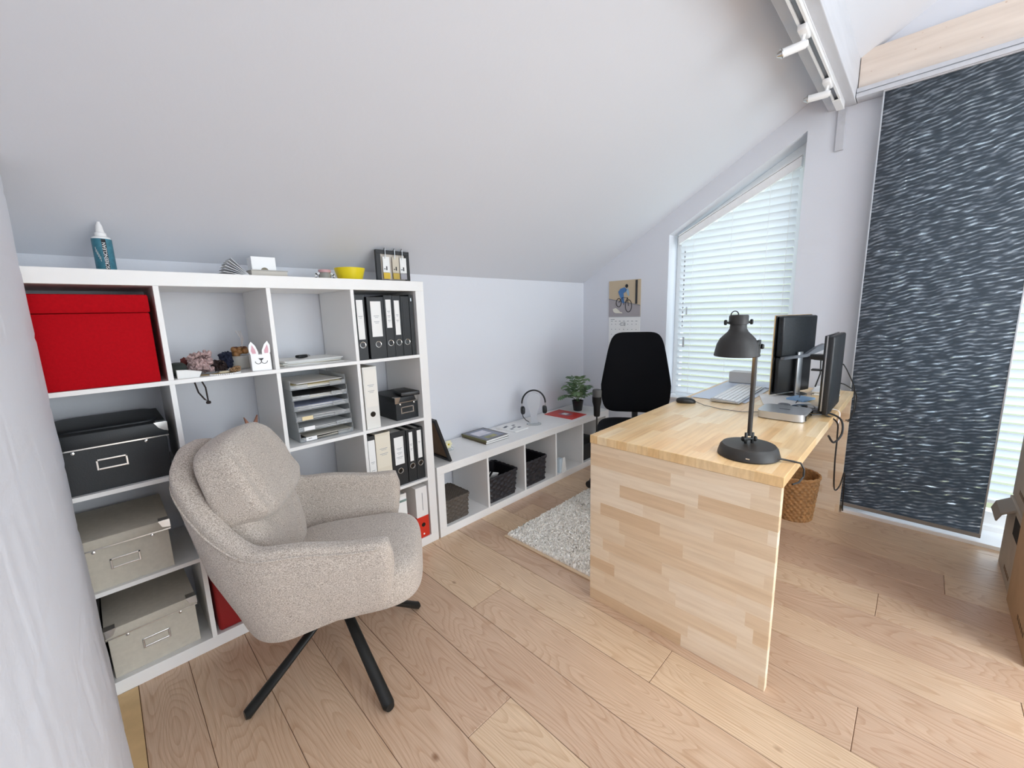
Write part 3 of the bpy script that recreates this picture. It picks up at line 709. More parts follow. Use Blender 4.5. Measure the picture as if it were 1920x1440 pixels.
binder(None, 'wide black binder of the top row with broad white label', -.317, Z1, .088, .305, BINB, (.36, .93, PAPER), group=g1, print_rows=2)
binder(None, 'slim black binder of the top row with the shorter raised label', -.227, Z1, .046, .314, BINB, (.48, .93, PAPER), group=g1, print_rows=3)
binder(None, 'slim black binder of the top row with narrow white label, fourth along', -.180, Z1, .046, .313, BINB, (.36, .92, PAPER), group=g1, print_rows=2)
binder(None, 'black binder of the top row without a paper label', -.132, Z1, .048, .310, BINB, (.34, .90, BINB), group=g1, print_rows=0)
t = thing('hanging_folder', 'thin black folder at the right end of the top binders', 'folder', (-.081, -.372, Z1))
part('cover', lambda b: (b.box((0, .0, 0), (.022, .27, .318), BINB, .002)), t, False)
part('clasp', lambda b: b.box((.007, -.0015, .284), (.012, 0, .300), CHROME), t, False)
t = binder(None, 'wide white binder standing left of the small black box', -.371, Z2, .074, .316, BINW, (.36, .955, mat('cream_label', (234, 230, 222), .7)), ring=False, lw_=.86, print_rows=2, holec=.235)
binder(None, 'narrow binder with a long handwritten list on its spine', -.378, Z3, .040, .315, BINB, (.04, .93, PAPER), ring=False, lw_=.9, print_rows=5, holec=.02)
binder(None, 'wide ivory binder in the row under the small black box', -.336, Z3, .084, .318, BINI, (.42, .96, mat('ivory_label', (228, 221, 204), .7)), ring=False, lw_=.9, print_rows=2, holec=.24)
binder(None, 'wide black binder with printed white label next to the ivory binder', -.249, Z3, .088, .305, BINB, (.40, .90, PAPER), print_rows=3, holec=.28)
binder(None, 'black binder with thin label, second from right in the third row', -.157, Z3, .052, .300, BINB, (.40, .95, PAPER), print_rows=2, lw_=.42, holec=.31)
binder(None, 'black binder with thin label at the right end of the third row', -.103, Z3, .050, .300, BINB, (.42, .95, PAPER), print_rows=1, lw_=.52, holec=.32)
# bottom row
binder(None, 'black binder half hidden by the armchair in the bottom row', -.382, Z4, .072, .318, BINB, (.35, .82, PAPER), print_rows=1)
binder(None, 'black binder with a small label window beside the white list binder', -.308, Z4, .056, .312, BINB, (.70, .84, PAPER), print_rows=0)
t = binder(None, 'white binder with green stripe near the bottom right corner', -.250, Z4, .066, .300, BINW, (.1, .95, PAPER), ring=False, lw_=.9, print_rows=3)
part('stripe', lambda b: b.box((.002, -.002, .255), (.064, -.0012, .268), mat('grey_green', (120, 142, 136), .6)), t, False)
t = thing('ring_binder', 'tall white and red binder at the bottom right of the tall shelf', 'binder', (-.133, -.384, Z4+.001))
def rbf(b):
    b.box((0, 0, .128), (.075, .285, .305), WHITE, .002)
part('upper_cover', rbf, t, False); part('lower_cover', lambda b: b.box((-.0005, -.0005, 0), (.0755, .285, .128), BINR, .002), t, False, label='red lower half')
part('finger_hole', lambda b: b.cyl((.038, -.002, .078), (.038, 0, .078), .012, BLKG, seg=20), t)
part('spine_print', lambda b: (b.box((.040, -.001, .165), (.0425, .0005, .27), INK), b.cyl((.038, -.002, .022), (.038, 0, .022), .005, WHITE, seg=12)), t, False)

# ---- cube 3 top: paper stack + black clip
def sheets(name, label, cat, cx, cy, z, w_, d, layers, rz=0.0, mats=(PAPER,), jit=.012, th=.0022, group=None):
    def f(b):
        zz = 0
        for i in range(layers):
            b.M = Matrix.Translation((random.uniform(-jit, jit), random.uniform(-jit, jit), zz)) @ Matrix.Rotation(random.uniform(-.12, .12) if jit > .005 else 0, 4, 'Z')
            b.box((-w_/2, -d/2, 0), (w_/2, d/2, th), random.choice(mats), .0004, 1); zz += th+.0002
    o = part(name, f, None, False); o.location = (cx, cy, z+.0004); o.rotation_euler = (0, 0, rz)
    return tag(o, label, cat, group)
sheets('paper_stack', 'loose stack of white papers in the empty looking cube above the letter trays', 'papers', -.572, -.20, Z1, .27, .20, 9, .12, (PAPER, PAPER2, PAPER), .014, .0022)
t = thing('bulldog_clip', 'black clip lying on the loose white papers', 'clip', (-.585, -.20, Z1+.0235), .4)
part('jaw', lambda b: b.superbox((0, 0, .008), (.028, .016, .008), BLK, 4, 8), t)
part('loop', lambda b: b.tube([(.02, 0, .010), (.035, .008, .013), (.045, .003, .010), (.040, -.01, .006), (.02, -.006, .006)], .0025, STEEL, 6), t)

# ---- letter trays
LTX, LTY = -.562, -.345
tone = [(PAPER2, PAPER, mat('olive_paper', (150, 138, 100), .8)), (PAPER, mat('dark_paper', (70, 66, 62), .7), PAPER2), (PAPER, mat('blue_grey_paper', (170, 176, 198), .8), PAPER2), (PAPER, mat('grey_paper', (176, 178, 180), .8)), (PAPER, mat('grey_paper2', (168, 170, 172), .8)), (mat('news_dark', (52, 50, 50), .7), PAPER2, mat('news_grey', (150, 146, 138), .8))]
names = ['topmost', 'second from the top', 'third from the top', 'third from the bottom', 'second from the bottom', 'lowest']
for i in range(6):
    z = Z2+.001+(5-i)*.049; dx = (5-i)*.0035
    t = thing('letter_tray', 'clear plastic letter tray, %s in the stack' % names[i], 'tray', (LTX-dx+.008, LTY, z), random.uniform(-.015, .015), 'clear letter trays in the second row')
    def tf(b):
        b.box((-.125, 0, 0), (.125, .31, .003), TRAYM); b.box((-.125, 0, .003), (-.122, .31, .046), TRAYM); b.box((.122, 0, .003), (.125, .31, .046), TRAYM)
        b.box((-.122, .307, .003), (.122, .31, .046), TRAYM); b.box((-.122, 0, .003), (-.05, .003, .022), TRAYM); b.box((.05, 0, .003), (.122, .003, .022), TRAYM)
    part('tray', tf, t, False)
    if i in (3, 4, 5):
        part('label_holder', lambda b: b.box((-.10, -.003, .004), (-.052, -.0005, .022), (mat('cream_tab', (232, 214, 170), .6) if i == 3 else WGLOSS), .0005), t, False)
    sheets('paper_stack', 'papers lying in the %s letter tray' % names[i], 'papers', LTX-dx+.008, LTY+.155, z+.0035, .215, .285, 7 if i != 4 else 4, 0, tone[i], .008, .0022 if i else .0032, 'papers in the letter trays')
t = thing('document_folder', 'black edged document folder lying in the third row cube', 'folder', (-.565, -.22, Z3), .0)
part('cover', lambda b: (b.box((-.13, -.12, 0), (.13, .12, .035), PAPER2, .003), b.box((-.135, .02, .036), (.135, .13, .048), BLK, .003)), t)
part('label', lambda b: b.box((.0, .05, .0485), (.06, .09, .0495), PAPER), t, False)

# ---- ornaments cube (row 1, col 2): x -1.09..-.754
def bobble(name, label, cat, c, r, m, n_=5, seed=1, thick=.007, flat=.55):
    rnd = random.Random(seed)
    def f(b):
        for k in range(n_):
            ax = Vector((rnd.uniform(-.5, .5), rnd.uniform(-.5, .5), 1)).normalized(); q = Vector((0, 0, 1)).rotation_difference(ax); R_ = r*rnd.uniform(.7, 1)
            pts = []
            for i in range(36):
                a = 2*PI*i/36; w_ = 1+.18*math.sin(a*9+k)
                p = q @ Vector((R_*w_*math.cos(a), R_*w_*math.sin(a), thick*.6*math.sin(a*11))); pts.append(p+Vector((0, 0, k*thick*.7)))
            b.tube(pts, thick*.55, m, 6, True)
    o = part(name, f, None); lo = min((Vector(v.co).z for v in o.data.vertices)); o.location = (c[0], c[1], c[2]-lo)
    return tag(o, label, cat)
bobble('scrunchie', 'dusty red ruffled scrunchie leaning among the ornaments', 'hair tie', (-1.005, -.20, Z1), .034, mat('dusty_red', (128, 66, 62), .9, var=.2), 6, 3, .011)
bobble('scrunchie', 'speckled pink and grey scrunchie at the front of the ornaments', 'hair tie', (-.99, -.285, Z1), .036, mat('speckled_pink', (176, 150, 148), .9, var=.35, vscale=150), 7, 5, .012)
bobble('scrunchie', 'dark navy scrunchie bundle beside the glass jar', 'hair tie', (-.892, -.215, Z1), .022, mat('navy_cloth', (28, 34, 58), .85, var=.2), 7, 8, .011)
bobble('bracelet', 'black twisted bracelet lying between the scrunchies and the jar', 'bracelet', (-.925, -.25, Z1), .026, mat('brown_black', (44, 28, 26), .6), 4, 9, .009)
bobble('bracelet', 'small brown leather bracelet at the front edge near the rabbit box', 'bracelet', (-.885, -.33, Z1), .017, mat('tan_leather', (146, 116, 84), .6), 3, 12, .006)
tag(part('pouch', lambda b: b.superbox((-1.06, -.27, Z1+.027), (.026, .055, .026), mat('dark_green_cloth', (48, 54, 50), .9), 3, 10, fn=lambda u: (0, 0, .004*math.sin(u.y*6)))), 'dark pouch tucked against the left side of the ornament cube', 'pouch') if False else None
pz = part('pouch', lambda b: b.superbox((0, 0, .027), (.026, .055, .026), mat('dark_green_cloth', (48, 54, 50), .9), 3, 10), None); pz.location = (-1.06, -.27, Z1+.001); tag(pz, 'dark pouch tucked against the side of the ornament cube', 'pouch')
pz = part('carton', lambda b: b.prism([(-.03, 0), (.035, 0), (.045, .02), (.0, .03), (-.03, .032)], 1, -.012, .012, PAPER), None, False); pz.location = (-1.045, -.35, Z1+.0005); tag(pz, 'small white torn carton at the front of the ornament cube', 'box')
# pearl bracelet on the shelf edge
def pearls(b):
    for i in range(22):
        a = PI*(1.02+.96*i/21); b.lathe([(.0004, -.003), (.0022, -.0022), (.003, 0), (.0022, .0022), (.0004, .003)], (.05*math.cos(a), .028*math.sin(a), .003), WGLOSS, 8)
pz = part('pearl_bracelet', pearls, None); pz.location = (-.925, -.355, Z1); tag(pz, 'string of tiny white beads along the front edge of the shelf', 'bracelet')
pz = part('necklace', lambda b: (b.tube([(-.055, 0, .002), (-.03, -.012, .002), (0, .006, .002), (.03, -.004, .003), (.05, .008, .002)], .002, mat('gold', (190, 160, 96), .3, metal=.8), 6), b.superbox((.022, .0, .006), (.018, .008, .005), mat('bone', (214, 200, 170), .6), 2.5, 6)), None); pz.location = (-.945, -.325, Z1); tag(pz, 'gold chain with a pale pendant lying flat among the scrunchies', 'necklace')
# jar with shells
t = thing('glass_jar', 'small glass jar with amber shells on top, behind the rabbit box', 'jar', (-.835, -.20, Z1))
part('jar', lambda b: b.lathe([(.030, 0), (.036, .004), (.037, .05), (.036, .058), (.034, .058), (.034, .006), (.001, .005)], (0, 0, 0), clear_plastic('milky_glass', (.72, .7, .66, 1), .5), 28), t)
def shells(b):
    r_ = random.Random(4)
    for i in range(16):
        b.superbox((r_.uniform(-.024, .024), r_.uniform(-.02, .02), .058+r_.uniform(0, .030)), (r_.uniform(.008, .014),)*3, mat('amber_shell', (150, 106, 60), .5, var=.3, vscale=80), 2.2, 4)
    for i in range(5): b.superbox((r_.uniform(-.02, .02), r_.uniform(-.02, .02), .094), (.006, .005, .004), mat('dark_shell', (84, 44, 30), .5), 2, 4)
part('shells', shells, t, label='amber and brown shells')
part('paper_band', lambda b: b.lathe([(.0375, .008), (.0375, .05)], (0, 0, 0), mat('grey_band', (186, 184, 176), .7), 28, cap=False), t)
part('twig', lambda b: [b.tube([(.01, 0, .09), (.012+k*.004, .002, .13), (-.005+k*.009, 0, .165)], .0012, mat('pale_twig', (196, 186, 182), .8), 5) for k in range(3)], t)
# rabbit box
t = thing('rabbit_box', 'white wooden box with pink rabbit ears and painted snout', 'ornament', (-.793, -.335, Z1), -.12)
part('box', lambda b: b.box((-.036, -.03, 0), (.036, .03, .068), WGLOSS, .002), t, False)
def ear(b, s_):
    out = [(-.016, 0), (-.019, .02), (-.012, .044), (0, .058), (.012, .040), (.016, .014), (.013, 0)]
    b.prism([(s_*.02+x_*(.9)+s_*z_*.16, .064+z_) for x_, z_ in out], 1, -.031, -.026, WGLOSS)
for s_ in (-1, 1):
    er = part('ear', lambda b: ear(b, s_), t, False)
    def inner(b):
        out = [(-.008, .010), (-.010, .022), (0, .046), (.007, .026), (.007, .010)]
        b.prism([(s_*.02+x_*.9+s_*z_*.16, .062+z_) for x_, z_ in out], 1, -.0318, -.031, PINK)
    part('inner_ear', inner, er, False, label='pink inner ear')
part('nose', lambda b: b.prism([(-.010, .052), (.010, .052), (0, .040)], 1, -.0315, -.030, BLK), t, False)
def smile(b):
    for s_ in (-1, 1): b.tube([(s_*.011+s_*.011*math.cos(a), -.0306, .040+.011*math.sin(a)) for a in [PI*(1.0+k/8) if s_ > 0 else PI*(1.0+k/8) for k in range(9)]], .0012, BLK, 6)
part('smile', smile, t)
# hanging black cord
t = thing('leather_cord', 'black knotted cord loop hanging below the ornament shelf', 'cord', (-1.01, -.372, Z2+.34))
part('loop', lambda b: b.tube([(-.018, .0, .012), (-.019, -.002, -.005), (-.012, -.0, -.045), (.004, 0, -.075), (.014, 0, -.084), (.013, 0, -.06), (.012, 0, -.03), (.002, 0, .0), (-.002, 0, .012)], .0028, mat('black_cord', (36, 26, 24), .8), 8), t)
part('knot', lambda b: b.superbox((.014, -.001, -.088), (.008, .005, .006), mat('black_cord', (36, 26, 24), .8), 3, 6), t)
# behind the armchair, row 2 col 2
t = thing('wooden_rabbit', 'small brown wooden figure peeking over the armchair back', 'ornament', (-.822, -.17, Z2), .2)
part('body', lambda b: b.superbox((0, 0, .045), (.022, .018, .048), mat('olive_wood', (120, 112, 74), .6), 2.5, 8), t)
for s_ in (-1, 1):
    part('ear', lambda b: b.prism([(s_*.012-.010, .085), (s_*.012+.010, .085), (s_*.028, .130)], 1, -.006, .006, mat('terracotta_wood', (176, 122, 100), .6)), t, False)
pz = part('sunglasses_case', lambda b: b.superbox((0, 0, .033), (.045, .07, .033), BLK, 2.6, 10), None); pz.location = (-1.035, -.27, Z2+.001); tag(pz, 'rounded black case at the left of the cube behind the armchair', 'case')

# ---- on top of the tall shelf
ZT = 1.49
t = thing('spray_bottle', 'teal and white screen cleaner bottle on top of the tall shelf', 'bottle', (-1.205, -.20, ZT), .1)
part('bottle', lambda b: b.lathe([(.024, 0), (.027, .003), (.027, .118), (.025, .126), (.014, .131)], (0, 0, 0), WGLOSS, 28), t)
lb = part('label', lambda b: b.lathe([(.0274, .008), (.0274, .120)], (0, 0, 0), TEAL, 28, cap=False), t, label='teal printed label')
part('cap', lambda b: b.lathe([(.016, .130), (.016, .140), (.012, .144), (.010, .156), (.009, .166), (.005, .176), (.0045, .180)], (0, 0, 0), WGLOSS, 24), t)
def lbt(name, body, size, ang, z, m, rotv=True, sxx=1):
    R_ = .0279; a = ang
    o = text(name, body, size, lb, (R_*math.sin(a), -R_*math.cos(a), z), (PI/2, 0, a), m)
    o.rotation_euler = (Matrix.Rotation(a, 4, 'Z') @ Matrix.Rotation(PI/2, 4, 'X') @ Matrix.Rotation(PI/2, 4, 'Z')).to_euler(); return o
def strip(b):
    for k in range(6):
        a0 = -.18+k*.07; a1 = a0+.07
        b.face([b.V((.0277*math.sin(a), -.0277*math.cos(a), z)) for a, z in ((a0, .012), (a1, .012), (a1, .118), (a0, .118))], DINK)
part('title_band', strip, lb)
lbt('title', 'SCREENCLEAN', .0135, .03, .062, WGLOSS)
for i in range(5): lbt('small_print', 'anti static', .0045, -.55-.10*i+.05, .05+.008*i, PAPER)
# fan of leaflets
t = thing('leaflet_fan', 'fanned bundle of grey leaflets leaning on the white box', 'leaflets', (-.775, -.24, ZT+.001), 0)
for i in range(7):
    a = math.radians(3+7.5*i)
    def lf(b, a=a, i=i):
        b.M = Matrix.Rotation(a, 4, 'Y'); b.box((-.096, -.05, 0), (0, .05, .0022), PAPER if i % 2 else mat('pale_grey_paper', (206, 208, 212), .8), .0004, 1)
    part('leaflet', lf, t, False)
tag(part('book', lambda b: (b.box((-.775, -.30, ZT), (-.633, -.14, ZT+.003), mat('book_cover', (176, 172, 166), .6), .001), b.box((-.773, -.298, ZT+.003), (-.636, -.142, ZT+.027), mat('book_pages', (206, 200, 190), .85)), b.box((-.775, -.30, ZT+.027), (-.633, -.14, ZT+.031), mat('book_cover', (176, 172, 166), .6), .001)), None, False), 'thick grey book lying flat under the white box', 'book')
t = thing('card_box', 'small white box with thumb notch standing on the grey book', 'box', (-.757, -.245, ZT+.0315), -.03)
part('body', lambda b: b.box((0, 0, 0), (.094, .075, .060), WGLOSS, .0015), t, False)
part('thumb_notch', lambda b: b.prism([(.048+.015*math.cos(k*PI/10), .0005+.015*math.sin(k*PI/10)) for k in range(11)], 1, -.0012, .0002, mat('notch_grey', (150, 142, 126), .8)), t, False)
pz = part('pen', lambda b: (b.cyl((-.05, 0, .005), (.01, .01, .005), .0012, mat('brush_hair', (90, 70, 60), .8), .005, 10), b.cyl((.01, .01, .005), (.035, .015, .005), .005, mat('salmon', (196, 120, 106), .5), .004, 10)), None); pz.location = (-.915, -.25, ZT); tag(pz, 'small brown and pink brush lying near the fanned leaflets', 'brush')
pz = part('black_wedge', lambda b: b.prism([(-.024, 0), (.024, 0), (.024, .012), (.005, .014), (-.012, .010)], 1, -.012, .012, mat('dark_olive', (46, 48, 46), .6)), None, False); pz.location = (-.590, -.21, ZT+.0005); tag(pz, 'small black wedge lying between the book and the striped cup', 'office supply')  # plain dark wedge, exact object not identified
t = thing('animal_cup', 'grey cup with pink rim and two striped handles', 'cup', (-.443, -.22, ZT))
part('cup', lambda b: b.lathe([(.020, 0), (.026, .006), (.029, .026), (.024, .036), (.027, .050), (.024, .050), (.020, .036), (.001, .034)], (0, 0, 0), mat('grey_ceramic', (150, 148, 140), .5), 28), t)
part('rim', lambda b: b.lathe([(.0275, .040), (.029, .046), (.028, .053), (.022, .053), (.022, .044)], (0, 0, 0), mat('pink_ceramic', (206, 158, 160), .5), 28), t, label='pink rim')
for s_ in (-1, 1):
    def hf(b):
        P = [Vector((s_*(.026+.018*math.sin(k*PI/9)), 0, .006+.030*(1-math.cos(k*PI/9))/2)) for k in range(10)]
        for k in range(9): b.cyl(P[k], P[k+1], .0055, (BLK if k % 3 == 0 else WGLOSS), seg=10)
    part('handle', hf, t, label='black and white striped handle')
t = thing('bowl', 'bright yellow bowl on top of the tall shelf', 'bowl', (-.318, -.22, ZT))
part('bowl', lambda b: b.lathe([(.052, 0), (.056, .003), (.072, .058), (.074, .066), (.070, .066), (.053, .008), (.001, .006)], (0, 0, 0), YELL, 48), t)
# framed picture with tags
t = thing('picture_frame', 'small black frame hung with paper charms on top of the tall shelf', 'picture frame', (-.062, -.20, ZT), 0)
fw = .2; fh = .175
def frf(b):
    for (a, c_) in (((-fw/2, 0), (fw/2, .02)), ((-fw/2, fh-.02), (fw/2, fh)), ((-fw/2, .02), (-fw/2+.026, fh-.02)), ((fw/2-.026, .02), (fw/2, fh-.02))): b.box((a[0], -.008, a[1]), (c_[0], .010, c_[1]), BLK, .001)
part('frame', frf, t, False)
part('backing', lambda b: b.box((-fw/2+.02, .002, .015), (fw/2-.02, .006, fh-.015), mat('cream_card', (206, 198, 188), .8)), t, False)
for k, (xx, col, top) in enumerate(((-.045, mat('jar_yellow', (222, 186, 60), .6), PAPER), (.012, mat('jar_ochre', (196, 166, 74), .6), mat('pale_card', (206, 196, 178), .8)), (.058, mat('jar_grey', (160, 158, 164), .6), PAPER))):
    cpart = part('paper_charm', lambda b: (b.box((xx-.020, -.011, .058), (xx+.020, -.0095, .140), top), b.box((xx-.019, -.012, .024), (xx+.019, -.0095, .056), col), b.box((xx-.002, -.0125, .070), (xx+.004, -.0112, .090), DINK), b.box((xx-.014, -.0125, .074), (xx-.006, -.0112, .078), DINK)), t, False)
    part('clip', lambda b: b.tube([(xx-.006, -.013, .130), (xx-.004, -.014, .150), (xx-.003, -.013, .180), (xx, -.004, .188), (xx, .012, .176)], .0022, STEEL, 6), cpart)

# ------------------------------------------------------------------ low shelf things
ZL = .44
t = thing('leaning_frame', 'dark framed picture leaning against the tall shelf, brown back showing', 'picture frame', (.135, -.27, ZL+.001), 0, rot=(0, -.33, 0))
part('frame', lambda b: (b.box((-.010, -.10, 0), (.006, .14, .018), BLK, .001), b.box((-.010, -.10, .272), (.006, .14, .290), BLK, .001), b.box((-.010, -.10, .018), (.006, -.082, .272), BLK, .001), b.box((-.010, .122, .018), (.006, .14, .272), BLK, .001)), t, False)
part('back_board', lambda b: b.box((.0, -.084, .016), (.003, .124, .274), BROWN), t, False)
t = thing('flower_ornament', 'small cream flower ornament on a clear base beside the leaning frame', 'ornament', (.245, -.19, ZL))
def petals(b):
    for k in range(6):
        a = k*PI/3; b.superbox((.017*math.cos(a), -.004, .042+.017*math.sin(a)), (.012, .006, .012), mat('cream_petal', (232, 226, 190), .6), 2.2, 6)
    b.superbox((0, -.008, .042), (.006, .005, .006), YELL, 2, 4)
part('petals', petals, t)
part('base', lambda b: b.box((-.015, -.02, 0), (.03, .02, .02), GLASSY, .002), t, False)
t = thing('magazine', 'glossy picture magazine on top of the pair beside the flower ornament', 'magazine', (.585, -.165, ZL+.0155), .02)
MAGC = mat('magazine_cover', (120, 120, 126), .25, var=.5, vscale=9)
part('pages', lambda b: (b.box((-.105, -.132, 0), (.105, .132, .013), PAPER, .001), b.box((-.1052, -.1322, .0125), (.1052, .1322, .014), mat('dark_grey_cover', (88, 86, 88), .25)), b.box((-.106, -.132, 0), (-.1048, .132, .014), mat('olive_spine', (108, 104, 60), .4))), t, False)
def mg(b):
    b.box((-.085, -.112, .014), (.085, .112, .0143), mat('mag_sky', (120, 124, 140), .25, var=.3, vscale=14)); b.box((-.07, -.02, .0143), (.05, .08, .0146), mat('mag_pale', (214, 212, 222), .25, var=.15, vscale=20)); b.box((-.06, -.10, .0143), (.04, -.05, .0146), mat('mag_olive', (138, 136, 76), .25, var=.3, vscale=20))
part('cover_picture', mg, t, False)
t = thing('magazine', 'dark magazine underneath the glossy picture magazine', 'magazine', (.59, -.165, ZL+.0005), -.02)
part('pages', lambda b: (b.box((-.105, -.132, .001), (.105, .132, .013), PAPER, .001), b.box((-.106, -.133, 0), (.106, .133, .0012), DINK), b.box((-.106, -.133, .0128), (.106, .133, .0142), DINK), b.box((-.1075, -.133, 0), (-.1055, .133, .0142), mat('brown_spine', (84, 70, 40), .4))), t, False)
t = thing('booklet', 'white booklet with dark sketches between magazines and headset', 'booklet', (.88, -.15, ZL+.0005), .04)
part('pages', lambda b: b.box((-.075, -.10, 0), (.075, .10, .009), PAPER, .001), t, False)
part('cover_picture', lambda b: [b.box((x_, y_, .009), (x_+.03, y_+.022, .0095), INK) for x_, y_ in ((-.055, .03), (-.03, .04), (-.005, -.02), (.02, -.05), (.03, .02), (-.05, -.04))], t, False)
# headset + stand
t = thing('headset', 'black headset with boom microphone resting on a clear stand', 'headset', (1.073, -.20, ZL), math.radians(-42))
part('headband', lambda b: b.tube([(.092*math.cos(a), 0, .172+.102*math.sin(a)) for a in [PI*k/28 for k in range(29)]], .0065, BLK, 8), t)
part('yoke', lambda b: [b.box((s_*.092-.003, -.006, .128), (s_*.092+.003, .006, .176), STEEL, .001) for s_ in (-1, 1)], t, False)
for s_ in (-1, 1):
    part('ear_cup', lambda b: b.superbox((s_*.086, 0, .118), (.018, .030, .032), BLK, 3, 10), t)
part('microphone_boom', lambda b: b.tube([(-.092, -.01, .100), (-.086, -.03, .070), (-.065, -.05, .048), (-.045, -.06, .038)], .003, BLK, 6), t)
t = thing('headset_stand', 'clear acrylic stand holding the black headset', 'stand', (1.073, -.20, ZL), math.radians(-42))
part('upright', lambda b: b.prism([(-.030, .01), (.030, .01), (.024, .06), (.030, .10), (.050, .16), (.052, .215), (.036, .245), (0, .258), (-.036, .245), (-.052, .215), (-.050, .16), (-.030, .10), (-.024, .06)], 1, -.004, .004, mat('frosted_acrylic', (226, 230, 236), .25, trans=.35)), t, False)
part('foot', lambda b: (b.prism([(.058*math.cos(k*PI/12), .042*math.sin(k*PI/12)) for k in range(24)], 2, 0, .009, GLASSY)), t, False)
# red leaflet
t = thing('red_booklet', 'flat red booklet with white print near the potted plant', 'booklet', (1.47, -.205, ZL+.0005), .02)
part('pages', lambda b: b.box((-.105, -.145, 0), (.105, .145, .005), mat('red_cover', (206, 66, 62), .35), .0008), t, False)
part('cover_print', lambda b: (b.box((-.04, -.05, .005), (.04, .05, .0054), mat('print_grey', (150, 110, 130), .4)), b.box((-.02, -.02, .0054), (.03, .03, .0058), PAPER)), t, False)
# plant
t = thing('potted_plant', 'small green leafy plant in a black pot at the end of the low shelf', 'plant', (1.665, -.195, ZL))
part('pot', lambda b: (b.lathe([(.034, 0), (.038, .004), (.050, .085), (.052, .092), (.048, .092), (.046, .08), (.001, .078)], (0, 0, 0), BLK, 28)), t)
part('soil', lambda b: b.cyl((0, 0, .072), (0, 0, .080), .045, SOIL, seg=20), t)
rp = random.Random(11)
def frond(ang, reach, h, droop, m):
    def f(b):
        P = []
        for k in range(11):
            u = k/10; r_ = reach*u; z = .08+h*math.sin(min(1, u*1.15)*PI*.5)-droop*u*u
            P.append(Vector((r_*math.cos(ang), r_*math.sin(ang), z)))
        b.tube(P, .0018, m, 5)
        side = Vector((-math.sin(ang), math.cos(ang), 0))
        for k in range(2, 11):
            t_ = (P[min(k+1, 10)]-P[k-1]).normalized(); L_ = (.060+.012*math.sin(k))*math.sin(PI*(k/11)**.75)+.012
            for s_ in (-1, 1):
                d = (side*s_*.8+t_*.65+Vector((0, 0, -.15))).normalized(); wv = t_.cross(d).cross(d).normalized()
                c0 = P[k]; pts = []
                for q, ww in ((0, .002), (.35, .0085), (.7, .008), (1, .0006)):
                    p = c0+d*L_*q+Vector((0, 0, -.012*q*q)); pts.append((p+wv*ww, p-wv*ww))
                for i in range(3): b.face([b.V(pts[i][0]), b.V(pts[i][1]), b.V(pts[i+1][1]), b.V(pts[i+1][0])], m)
    return f
for i in range(13):
    ang = i*2.399+.4; lvl = i/12
    part('frond', frond(ang, .205-.12*lvl+rp.uniform(-.02, .02), .09+.15*lvl, .05-.04*lvl, GREEN if i % 2 else GREEN2), t)

# ---- wicker
def woven(b, outline, h, rows, per, m, taper=.9, amp=.004, th=.006, bottom=True):
    """outline(s)->(x,y) closed, s 0..1; alternating over-under weave"""
    N = per*6; zr = rows*4
    pts = [Vector(outline(i/N)).to_2d() for i in range(N)]; nrm = []
    for i in range(N):
        tg = (pts[(i+1) % N]-pts[i-1]).normalized(); nrm.append(Vector((tg.y, -tg.x)))
    def ring(z, j, inner):
        k = taper+(1-taper)*(z/h); o = []
        row = int(z/h*rows-1e-6); ph = (z/h*rows) % 1
        for i in range(N):
            if inner: d = -th
            else: d = amp*(math.sin(2*PI*i/N*per/2*2/2+PI*row))*math.sin(PI*ph)+amp*.5*math.sin(PI*ph)
            p = pts[i]*k+nrm[i]*d; o.append(b.V((p.x, p.y, z)))
        return o
    zs = [h*j/zr for j in range(zr+1)]; prev = None; first = None
    for j, z in enumerate(zs):
        r_ = ring(z, j, False)
        if prev: b.bridge(prev, r_, m)
        else: first = r_
        prev = r_
    ti = ring(h, 0, True); b.bridge(prev, ti, m); bi = [b.V((p.x*taper*.97, p.y*taper*.97, .006)) for p in pts]
    b.bridge(ti, bi, m); b.face(bi, m)
    if bottom: b.face(first[::-1], m)
def rrect(w_, d, r=.02):
    def f(s):
        per = 2*(w_+d); q = s*per
        if q < w_: x_, y_ = -w_/2+q, -d/2
        elif q < w_+d: x_, y_ = w_/2, -d/2+(q-w_)
        elif q < 2*w_+d: x_, y_ = w_/2-(q-w_-d), d/2
        else: x_, y_ = -w_/2, d/2-(q-2*w_-d)
        # round the corners
        cx = max(-w_/2+r, min(w_/2-r, x_)); cy = max(-d/2+r, min(d/2-r, y_)); v = Vector((x_-cx, y_-cy))
        if v.length > 1e-6: v = v.normalized()*r; return (cx+v.x, cy+v.y)
        return (x_, y_)
    return f
def basket(label, loc, w_, d, h, m, per=40, rows=9, rz=0.0, rim=True, taper=.9):
    t = thing('wicker_basket', label, 'basket', loc, rz)
    part('basket', lambda b: woven(b, rrect(w_, d), h, rows, per, m, taper, .0048, .007), t, ang=70)
    if rim:
        ol = rrect(w_+.004, d+.004)
        def rf(b):
            n_ = 60
            for ph in (0, PI):
                b.tube([(ol(i/n_)[0]*(1+.012*math.cos(i*1.26+ph)), ol(i/n_)[1]*(1+.012*math.cos(i*1.26+ph)), h+.005*math.sin(i*1.26+ph)) for i in range(n_)], .0065, m, 6, True)
        part('rim', rf, t)
    return t
basket('grey brown lidded wicker basket in the first cube of the low shelf', (.165, -.262, .0505), .19, .21, .145, BASKG, 34, 10, taper=.95, rim=True)
pz = part('woven_cover', lambda b: b.grid(lambda u, v: ((u-.5)*.186, (v-.5)*.206, .0015+.0018*math.sin(u*60)*math.sin(v*66)), 60, 60, BASKG), None); pz.location = (.165, -.262, .0505+.149); tag(pz, 'woven cover lying on the grey brown basket in the first cube', 'cover')
basket('black wicker basket with white slips in the second cube', (.565, -.245, .0505), .27, .25, .175, BASKB, 30, 9, taper=.92)
